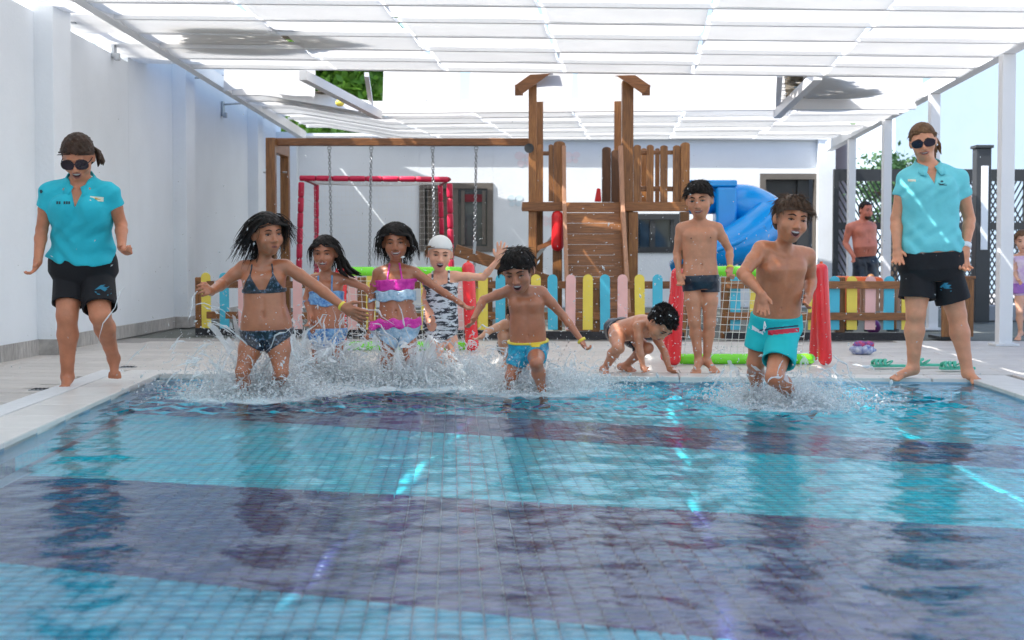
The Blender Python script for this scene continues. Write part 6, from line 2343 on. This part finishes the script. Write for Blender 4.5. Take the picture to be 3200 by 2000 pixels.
# ------------------------------------------------------------------ boy in blue trunks
tan5 = skin_mat('skin_tan_boy', (0.38, 0.155, 0.090))
p = Person((1400, 650, 2.326), 8.8, tan5, 'laughing boy in blue patterned trunks wading with both arms spread low', .86)
p.build(dict(head=(512, 455, -.16, 300), face=(-14, 24, 6), neck=(566, 596, -.04), sa=(446, 600, -.02), sb=(680, 612, -.04),
             ea=(258, 668, -.02), wa=(190, 800, -.10), ha=(150, 890, -.16), eb=(842, 790, -.02), wb=(972, 965, -.06), hb=(1022, 1080, -.10),
             palm_a=(.3, -.3, .8), palm_b=(-.5, -.7, .2),
             pa=(530, 1040, .02), pb=(640, 1035, .02), ka=(462, 1225, -.04), kb=(642, 1130, -.26),
             na=(432, 1420, .06), nb=(694, 1370, -.10), ta=(420, 1500, -.04), tb=(700, 1450, -.18)),
        dict(hipw=272, waistw=262, chestw=268, curl_a=.5, curl_b=1.0, mouth='open', eyes=.35, facew=1.0, base=-.2, spread_a=.2))
p.hair(M['hairdark'], 'short', 51, 420, .22, volume=1.10, hairline=.20)
p.shell('swim_trunks', M['trunkblue'], .009, brief(p, .055, .115, .06))
def wb5(x, y, z):
    t, s, q = p.loc(x, y, z)
    return np.maximum(np.abs(t - .060) - .007, -p.armdist(x, y, z))
p.shell('waistband', M['band'], .012, wb5)
p.ring('wristband', M['band'], 'eb', 'wb', .99, .024, .018)

# ------------------------------------------------------------------ child crouching behind him
p = Person((1400, 650, 2.326), 9.95, skin_mat('skin_light_child', (0.52, 0.30, 0.21)), 'child crouching at the pool edge, mostly hidden behind the boy in blue trunks', .80)
p.build(dict(head=(505, 790, -.15, 205), face=(20, 40, 0), neck=(470, 830, -.05), sa=(405, 850, -.10), sb=(520, 860, .06),
             ea=(300, 890, -.18), wa=(245, 935, -.22), ha=(200, 960, -.24), eb=(560, 980, -.1), wb=(570, 1080, -.14), hb=(575, 1130, -.14),
             pa=(430, 1010, .25), pb=(520, 1010, .30), ka=(400, 930, -.10), kb=(560, 940, -.02),
             na=(430, 1120, .12), nb=(560, 1120, .14), ta=(410, 1165, -.02), tb=(570, 1165, .0)),
        dict(hipw=220, waistw=210, chestw=215, mouth='shut', base=0.0))
p.hair(M['hairdark'], 'short', 55, 200, .2)
p.shell('swim_trunks', M['navytrunks'], .009, brief(p, .05, .12, .03))

# ------------------------------------------------------------------ crouching curly boy
p = Person((1850, 500, 2.016), 9.95, skin_mat('skin_tan_crouch', (0.47, 0.22, 0.14)), 'curly haired boy crouching on all fours on the pool edge beside the inflatable goal', .84)
p.build(dict(head=(438, 1030, -.30, 205), face=(28, 58, -14), neck=(362, 1030, -.16), sa=(290, 1050, -.24), sb=(380, 1068, .02),
             ea=(300, 1195, -.26), wa=(322, 1308, -.26), ha=(345, 1352, -.34), eb=(455, 1210, -.08), wb=(488, 1318, -.10), hb=(535, 1352, -.16),
             palm_a=(.8, -.3, .1), palm_b=(.3, -.9, .1),
             pa=(150, 1080, -.05), pb=(185, 1085, .18), ka=(168, 1185, -.28), kb=(352, 1185, -.02),
             na=(75, 1318, -.06), nb=(200, 1300, .20), ta=(95, 1355, -.18), tb=(262, 1330, .14)),
        dict(hipw=200, waistw=190, chestw=205, curl_a=.3, curl_b=.2, spread_a=.25, spread_b=.25, mouth='shut', eyes=.5, base=0.012, depth=.72, nk=.040))
p.hair(M['hairdark'], 'curly', 61, 520, .22, volume=1.12)
p.shell('swim_trunks', M['navytrunks'], .009, brief(p, .06, .13, .04))

# ------------------------------------------------------------------ standing boy, navy trunks
p = Person((1850, 500, 2.016), 9.95, skin_mat('skin_tan_standing', (0.48, 0.235, 0.155), .5), 'boy in navy swim trunks standing on the pool edge, smiling down at the others', .90)
p.build(dict(head=(676, 252, -.04, 228), face=(-16, 10, 4), neck=(672, 392, 0), sa=(562, 430, .0), sb=(790, 430, .0),
             ea=(535, 585, .03), wa=(548, 725, -.02), ha=(576, 822, -.06), eb=(866, 568, .03), wb=(870, 690, -.06), hb=(852, 788, -.12),
             palm_a=(.8, -.5, 0), palm_b=(-.7, -.6, 0),
             pa=(628, 775, .0), pb=(740, 775, .0), ka=(645, 1015, -.02), kb=(742, 1025, -.01),
             na=(672, 1268, .02), nb=(722, 1262, .05), ta=(650, 1345, -.13), tb=(782, 1338, -.06)),
        dict(hipw=232, waistw=206, chestw=232, curl_a=.7, curl_b=1.2, mouth='smile', eyes=.5, base=0.012, belly=.002, ca=.040, kn=.041, an=.026, th=.056))
p.hair(M['hairdark'], 'short', 71, 420, .20, volume=1.08, hairline=.22)
shorts(p, M['navytrunks'], .055, (.22, .24), (.072, .072), 1.05, 'swim_trunks', 1.06, wave=.002)
p.ring('wristband', M['band'], 'eb', 'wb', .90, .0225, .016)
for sg in (-1, 1):
    c_ = p.P + (p.N - p.P) * .74 + p.r1 * sg * p.ws[5] * .52 + p.f1 * (p.ds[5] * 1.05)
    mb = MB(); mb.capsule(c_ - p.f1 * .006, c_ + p.f1 * .001, .0055, 8, 3); mb.build('nipple', mat('nipple_brown', (.18, .07, .05), .5), p.root, True)

# ------------------------------------------------------------------ big laughing boy
p = Person((2200, 550, 1.964), 7.95, skin_mat('skin_tan_front_boy', (0.43, 0.18, 0.10), .4), 'laughing boy in aqua board shorts running through the water, nearest the camera', 1.0)
p.build(dict(head=(535, 268, -.20, 272), face=(10, 6, -8), neck=(482, 450, -.10), sa=(352, 452, -.12), sb=(632, 492, -.02),
             ea=(238, 600, -.22), wa=(358, 728, -.36), ha=(368, 880, -.38), eb=(655, 645, .06), wb=(640, 745, -.06), hb=(600, 825, -.14),
             palm_a=(.9, -.3, .0), palm_b=(-.6, -.6, .2),
             pa=(372, 930, .02), pb=(505, 920, .02), ka=(318, 1145, .05), kb=(432, 1235, -.20),
             na=(322, 1370, .30), nb=(600, 1395, .06), ta=(325, 1440, .36), tb=(690, 1455, .0)),
        dict(hipw=300, waistw=278, chestw=315, curl_a=.35, curl_b=.6, mouth='open', eyes=.4, facew=1.02, brow=M['hairbrown'], base=-.2, th=.066, hip=.074, kn=.048, ca=.046, ua=.040, el=.033, fa=.034, sh=.046))
bigboy = p
p.hair(M['hairsandy'], 'short', 81, 460, .24, wind=(.3, 0, .3), volume=1.10, hairline=.23)
so_ = shorts(p, M['aqua'], .075, (.62, .72), (.088, .094), 1.08, 'board_shorts', 1.14)
p.decal('red_stripe', M['redstripe'], so_, [[(392 + k * 32, 948 - k * 3), (424 + k * 32, 945 - k * 3), (424 + k * 32, 975 - k * 4 + 3), (392 + k * 32, 975 - k * 3)] for k in range(6)])
p.decal('navy_line', M['navystripe'], so_, [[(340 + k * 30, 938 + (k < 2) * 8 - k * 3), (370 + k * 30, 937 - k * 3), (370 + k * 30, 945 - k * 3), (340 + k * 30, 946 + (k < 2) * 8 - k * 3)] for k in range(8)], .004)
p.decal('white_panel', M['whitestripe'], so_, [[(232 + k * 22, 872 + k * 15), (254 + k * 22, 887 + k * 15), (254 + k * 22, 925 + k * 10), (232 + k * 22, 912 + k * 10)] for k in range(6)])
mb = MB()
q0 = K(2200 + 372 / 1.964, 550 + 893 / 1.964, 7.95 - .13)
mb.tube([q0, K(2200 + 380 / 1.964, 550 + 925 / 1.964, 7.95 - .155), K(2200 + 352 / 1.964, 550 + 968 / 1.964, 7.95 - .15)], .003, 5)
mb.tube([q0, K(2200 + 366 / 1.964, 550 + 935 / 1.964, 7.95 - .155), K(2200 + 374 / 1.964, 550 + 960 / 1.964, 7.95 - .15)], .003, 5)
mb.build('drawstring', M['whitestripe'], so_, True)

# ------------------------------------------------------------------ man in the background
p = Person((2600, 350, 1.68), 20.5, skin_mat('skin_sunburnt', (0.55, 0.20, 0.15), .5), 'sunburnt bearded man in dark shorts standing in front of the lattice screen', 1.05, False)
p.build(dict(head=(178, 518, -.04, 92), face=(22, 6, 0), neck=(160, 575, 0), sa=(92, 605, -.05), sb=(212, 602, .05),
             ea=(70, 690, .0), wa=(110, 752, -.18), ha=(118, 800, -.22), eb=(222, 690, .08), wb=(222, 760, .0), hb=(216, 800, -.05),
             pa=(150, 795, 0), pb=(200, 795, 0), ka=(150, 940, -.02), kb=(205, 940, -.02),
             na=(150, 1068, .02), nb=(208, 1068, .02), ta=(140, 1085, -.14), tb=(215, 1085, -.14)),
        dict(hipw=112, waistw=128, chestw=132, res=.009, mouth='shut', eyes=.5, belly=.05, base=-.014))
p.hair(M['hairdark'], 'short', 91, 200, .1, volume=1.03, hairline=.32)
mb = MB()
p.blob('beard', p.hp(0, .24, -.37), (.21 * p.hs, .17 * p.hs, .15 * p.hs), M['hairbrown'])
shorts(p, M['navytrunks'], .10, (.75, .75), (.12, .12), 1.06, 'swim_shorts', 1.1)
p.blob('sunglasses', p.hp(0, .28, .40), (.24 * p.hs, .05 * p.hs, .05 * p.hs), M['lens'])

# ------------------------------------------------------------------ little girl at the right border
p = Person((2600, 350, 1.68), 14.1, skin_mat('skin_fair_small', (0.62, 0.38, 0.30), .5), 'small girl in a lilac and pink swimsuit walking in at the right border', .74)
p.build(dict(head=(1004, 678, -.03, 112), face=(-20, 8, 0), neck=(1004, 745, 0), sa=(962, 765, -.02), sb=(1050, 765, .02),
             ea=(955, 830, -.03), wa=(975, 880, -.12), ha=(1000, 905, -.15), eb=(1062, 835, 0), wb=(1064, 890, -.03), hb=(1062, 930, -.05),
             pa=(985, 935, 0), pb=(1032, 935, 0), ka=(985, 1050, -.03), kb=(1040, 1050, .03),
             na=(990, 1160, .02), nb=(1045, 1165, .06), ta=(972, 1195, -.10), tb=(1035, 1195, -.04)),
        dict(hipw=108, waistw=100, chestw=100, mouth='shut', eyes=.6, brow=M['hairlight'], base=-.002))
p.hair(M['hairlight'], 'long', 95, 160, .5)
L6 = np.linalg.norm(p.N - p.P)
def suit6(x, y, z):
    t, s, q = p.loc(x, y, z)
    return np.maximum(np.maximum(t - L6 * .95, -.05 - t), -p.armdist(x, y, z))
p.shell('swimsuit', M['lilac'], .008, suit6)
def skirt6(x, y, z):
    t, s, q = p.loc(x, y, z)
    return np.maximum(np.abs(t - .02) - .05, -p.armdist(x, y, z))
p.shell('skirt_frill', mat('violet_frill', (.40, .18, .55), .6, vary=.1), .022, skirt6)
# the blue striped wetsuit arm band on the raised left side is left out
# ================================================================== SPLASH
M['spray'] = sm = bpy.data.materials.new('water_spray')
sm.use_nodes = True
t = sm.node_tree
t.nodes.remove(t.nodes['Principled BSDF'])
N, L = t.nodes.new, t.links.new
tr_ = N('ShaderNodeBsdfTransparent'); tr_.inputs[0].default_value = (.94, .97, .98, 1)
gs = N('ShaderNodeBsdfGlossy'); gs.inputs['Roughness'].default_value = .08
df = N('ShaderNodeBsdfDiffuse'); df.inputs[0].default_value = (.95, .97, .98, 1)
tl = N('ShaderNodeBsdfTranslucent'); tl.inputs[0].default_value = (.95, .97, .98, 1)
m1 = N('ShaderNodeMixShader'); m1.inputs[0].default_value = .5; L(df.outputs[0], m1.inputs[1]); L(tl.outputs[0], m1.inputs[2])
m2 = N('ShaderNodeMixShader'); m2.inputs[0].default_value = .12; L(m1.outputs[0], m2.inputs[1]); L(gs.outputs[0], m2.inputs[2])
ly = N('ShaderNodeLayerWeight'); ly.inputs['Blend'].default_value = .35
mr = N('ShaderNodeMapRange'); mr.inputs['To Min'].default_value = .55; mr.inputs['To Max'].default_value = .92
L(ly.outputs['Facing'], mr.inputs['Value'])
m3 = N('ShaderNodeMixShader'); L(mr.outputs[0], m3.inputs[0]); L(tr_.outputs[0], m3.inputs[1]); L(m2.outputs[0], m3.inputs[2])
L(m3.outputs[0], t.nodes['Material Output'].inputs['Surface'])

rs = np.random.RandomState(21)
OCT_V = np.array([(1, 0, 0), (-1, 0, 0), (0, 1, 0), (0, -1, 0), (0, 0, 1), (0, 0, -1)], float)
OCT_F = np.array([(0, 2, 4), (2, 1, 4), (1, 3, 4), (3, 0, 4), (2, 0, 5), (1, 2, 5), (3, 1, 5), (0, 3, 5)])


def drops(P, Vd, r, st):
    """P centres, Vd velocity directions, r radii, st stretch"""
    n = len(P)
    d = Vd / (np.linalg.norm(Vd, axis=1)[:, None] + 1e-9)
    a = np.cross(d, np.array([.3, .9, .2])); a /= np.linalg.norm(a, axis=1)[:, None] + 1e-9
    b = np.cross(d, a)
    B = np.stack([a * r[:, None], b * r[:, None], d * (r * st)[:, None]], 1)     # n,3,3
    V = np.einsum('kj,njx->nkx', OCT_V, B) + P[:, None, :]
    F = OCT_F[None] + (np.arange(n) * 6)[:, None, None]
    return V.reshape(-1, 3), F.reshape(-1, 3)


allV, allF, off = [], [], 0
def push(V, F):
    global off
    allV.append(V); allF.append(F + off); off += len(V)


def launch(n, sx, sy, pw, sp, vmax=3.35):
    ph = rs.uniform(0, 2 * np.pi, n)
    # throw mostly sideways and towards the camera
    el = np.radians(np.clip(rs.normal(56, 17, n), 12, 89))
    v = vmax * np.sqrt(pw) * rs.beta(2.0, 2.4, n)
    vx = v * np.cos(el) * np.cos(ph) * (1.0 + .25 * sp); vy = v * np.cos(el) * np.sin(ph) * .7 - .25; vz = v * np.sin(el)
    vx = np.clip(vx, -1.15, 1.15)
    x0 = sx + rs.normal(0, .06 * sp, n); y0 = sy + rs.normal(0, .05, n)
    T = 2 * vz / 9.8
    return x0, y0, vx, vy, vz, T


for (sx, sy, pw, sp) in SPL:
    n = int(6000 * pw)
    x0, y0, vx, vy, vz, T = launch(n, sx, sy, pw, sp)
    tt = T * rs.uniform(0.02, 1, n)
    P = np.stack([x0 + vx * tt, y0 + vy * tt, WZ + vz * tt - 4.9 * tt ** 2], 1)
    # clustering along jets
    P += .02 * np.stack([np.sin(P[:, 2] * 40 + x0 * 90), np.cos(P[:, 2] * 35), np.zeros(n)], 1)
    Vd = np.stack([vx, vy, vz - 9.8 * tt], 1)
    r = np.exp(rs.normal(np.log(.0023), .48, n)); r = np.clip(r, .0010, .0095)
    push(*drops(P, Vd, r, rs.uniform(1, 2.3, n)))
    # low boiling water at the foot
    n = int(1500 * pw)
    P = np.stack([sx + rs.normal(0, .17 * sp, n), sy + rs.normal(0, .16, n), WZ + np.abs(rs.normal(0, .045, n))], 1)
    push(*drops(P, rs.normal(0, 1, (n, 3)), np.clip(np.exp(rs.normal(np.log(.0042), .5, n)), .002, .014), rs.uniform(1, 2.2, n)))
    # filaments
    nf = int(120 * pw)
    x0, y0, vx, vy, vz, T = launch(nf, sx, sy, pw, sp, 3.6)
    for i in range(nf):
        a = rs.uniform(0, .75); b_ = min(1, a + rs.uniform(.08, .32))
        ts_ = np.linspace(a, b_, 8) * T[i]
        ph = rs.uniform(0, 6)
        pts = np.stack([x0[i] + vx[i] * ts_ + .010 * np.sin(ts_ * 60 + ph), y0[i] + vy[i] * ts_, WZ + vz[i] * ts_ - 4.9 * ts_ ** 2 + .008 * np.sin(ts_ * 75 + ph)], 1)
        rad = rs.uniform(.0018, .0065) * np.sin(np.linspace(.25, np.pi - .15, 8)) * (1 + .5 * np.sin(np.arange(8) * 2.3 + ph))
        k = 5
        an = np.arange(k) * 2 * np.pi / k
        ring = np.stack([np.cos(an), np.zeros(k), np.sin(an)], 1)
        V = (pts[:, None, :] + ring[None] * np.abs(rad)[:, None, None]).reshape(-1, 3)
        q = np.arange(7)[:, None] * k + np.arange(k)[None]
        q2 = np.arange(7)[:, None] * k + (np.arange(k)[None] + 1) % k
        F4 = np.stack([q, q2, q2 + k, q + k], -1).reshape(-1, 4)
        push(V, np.concatenate([F4[:, [0, 1, 2]], F4[:, [0, 2, 3]]]))
    # ragged thin sheets
    for s_ in range(int(9 * pw) + 1):
        na, nt_ = 26, 20
        ph0 = rs.uniform(0, 2 * np.pi); wd = rs.uniform(.5, 1.3)
        el = np.radians(rs.uniform(55, 80)); v = rs.uniform(1.4, 2.6) * np.sqrt(pw)
        A = ph0 + wd * (np.linspace(-.5, .5, na + 1))
        Tm = np.linspace(.02, rs.uniform(.45, .75), nt_ + 1)
        AA, TT = np.meshgrid(A, Tm)
        vv = v * (1 + .16 * np.sin(AA * 7 + s_) + .08 * np.sin(AA * 17))
        tt = TT * 2 * vv * np.sin(el) / 9.8
        hx_ = vv * np.cos(el)
        px_ = sx + (.05 * sp + hx_ * tt) * np.cos(AA); py_ = sy - .1 * tt + (.05 + hx_ * tt) * np.sin(AA) * .75
        pz_ = WZ - .01 + vv * np.sin(el) * tt - 4.9 * tt ** 2
        wig = .010 * np.sin(AA * 23 + TT * 19 + s_) + .006 * np.sin(AA * 41 - TT * 33)
        V = np.stack([px_ + wig, py_ + wig, pz_ + wig * .6], -1).reshape(-1, 3)
        hole = np.array([mnoise.noise(Vector((a_ * 5.5 + s_ * 7, t_ * 6.5, sx * 3))) + .5 * mnoise.noise(Vector((a_ * 15, t_ * 13 + s_, sx))) for a_, t_ in zip(AA.ravel(), TT.ravel())]).reshape(AA.shape)
        edge_ = np.abs(np.linspace(-1, 1, na + 1))[None] ** 3 * .5 + TT * .75 - .18
        keep = ((hole - edge_) > .0) & (np.abs(px_ - sx) < .42)
        idx = np.arange(V.shape[0]).reshape(nt_ + 1, na + 1)
        kf = keep[:-1, :-1] & keep[1:, 1:] & keep[:-1, 1:]
        q = np.stack([idx[:-1, :-1][kf], idx[:-1, 1:][kf], idx[1:, 1:][kf], idx[1:, :-1][kf]], -1)
        if len(q):
            push(V, np.concatenate([q[:, [0, 1, 2]], q[:, [0, 2, 3]]]))
# fine drops flung high over the whole group
n = 1500
cx = np.concatenate([rs.normal(-1.0, .8, n // 2), rs.normal(.9, .8, n - n // 2)])
D_ = rs.uniform(7.9, 9.9, n)
zz = np.abs(rs.normal(0, .5, n)) + .1
P = np.stack([cx, D_, zz], 1)
push(*drops(P, rs.normal(0, 1, (n, 3)) * [1, .3, 1.6], np.clip(np.exp(rs.normal(np.log(.0021), .42, n)), .0012, .0075), rs.uniform(1, 3.5, n)))
V = np.concatenate(allV); F = np.concatenate(allF)
sp_ = fast_mesh('water_splash', V, F, sm, None, smooth=True, kind='stuff', label='white spray and droplets thrown up round the running children', cat='splash')
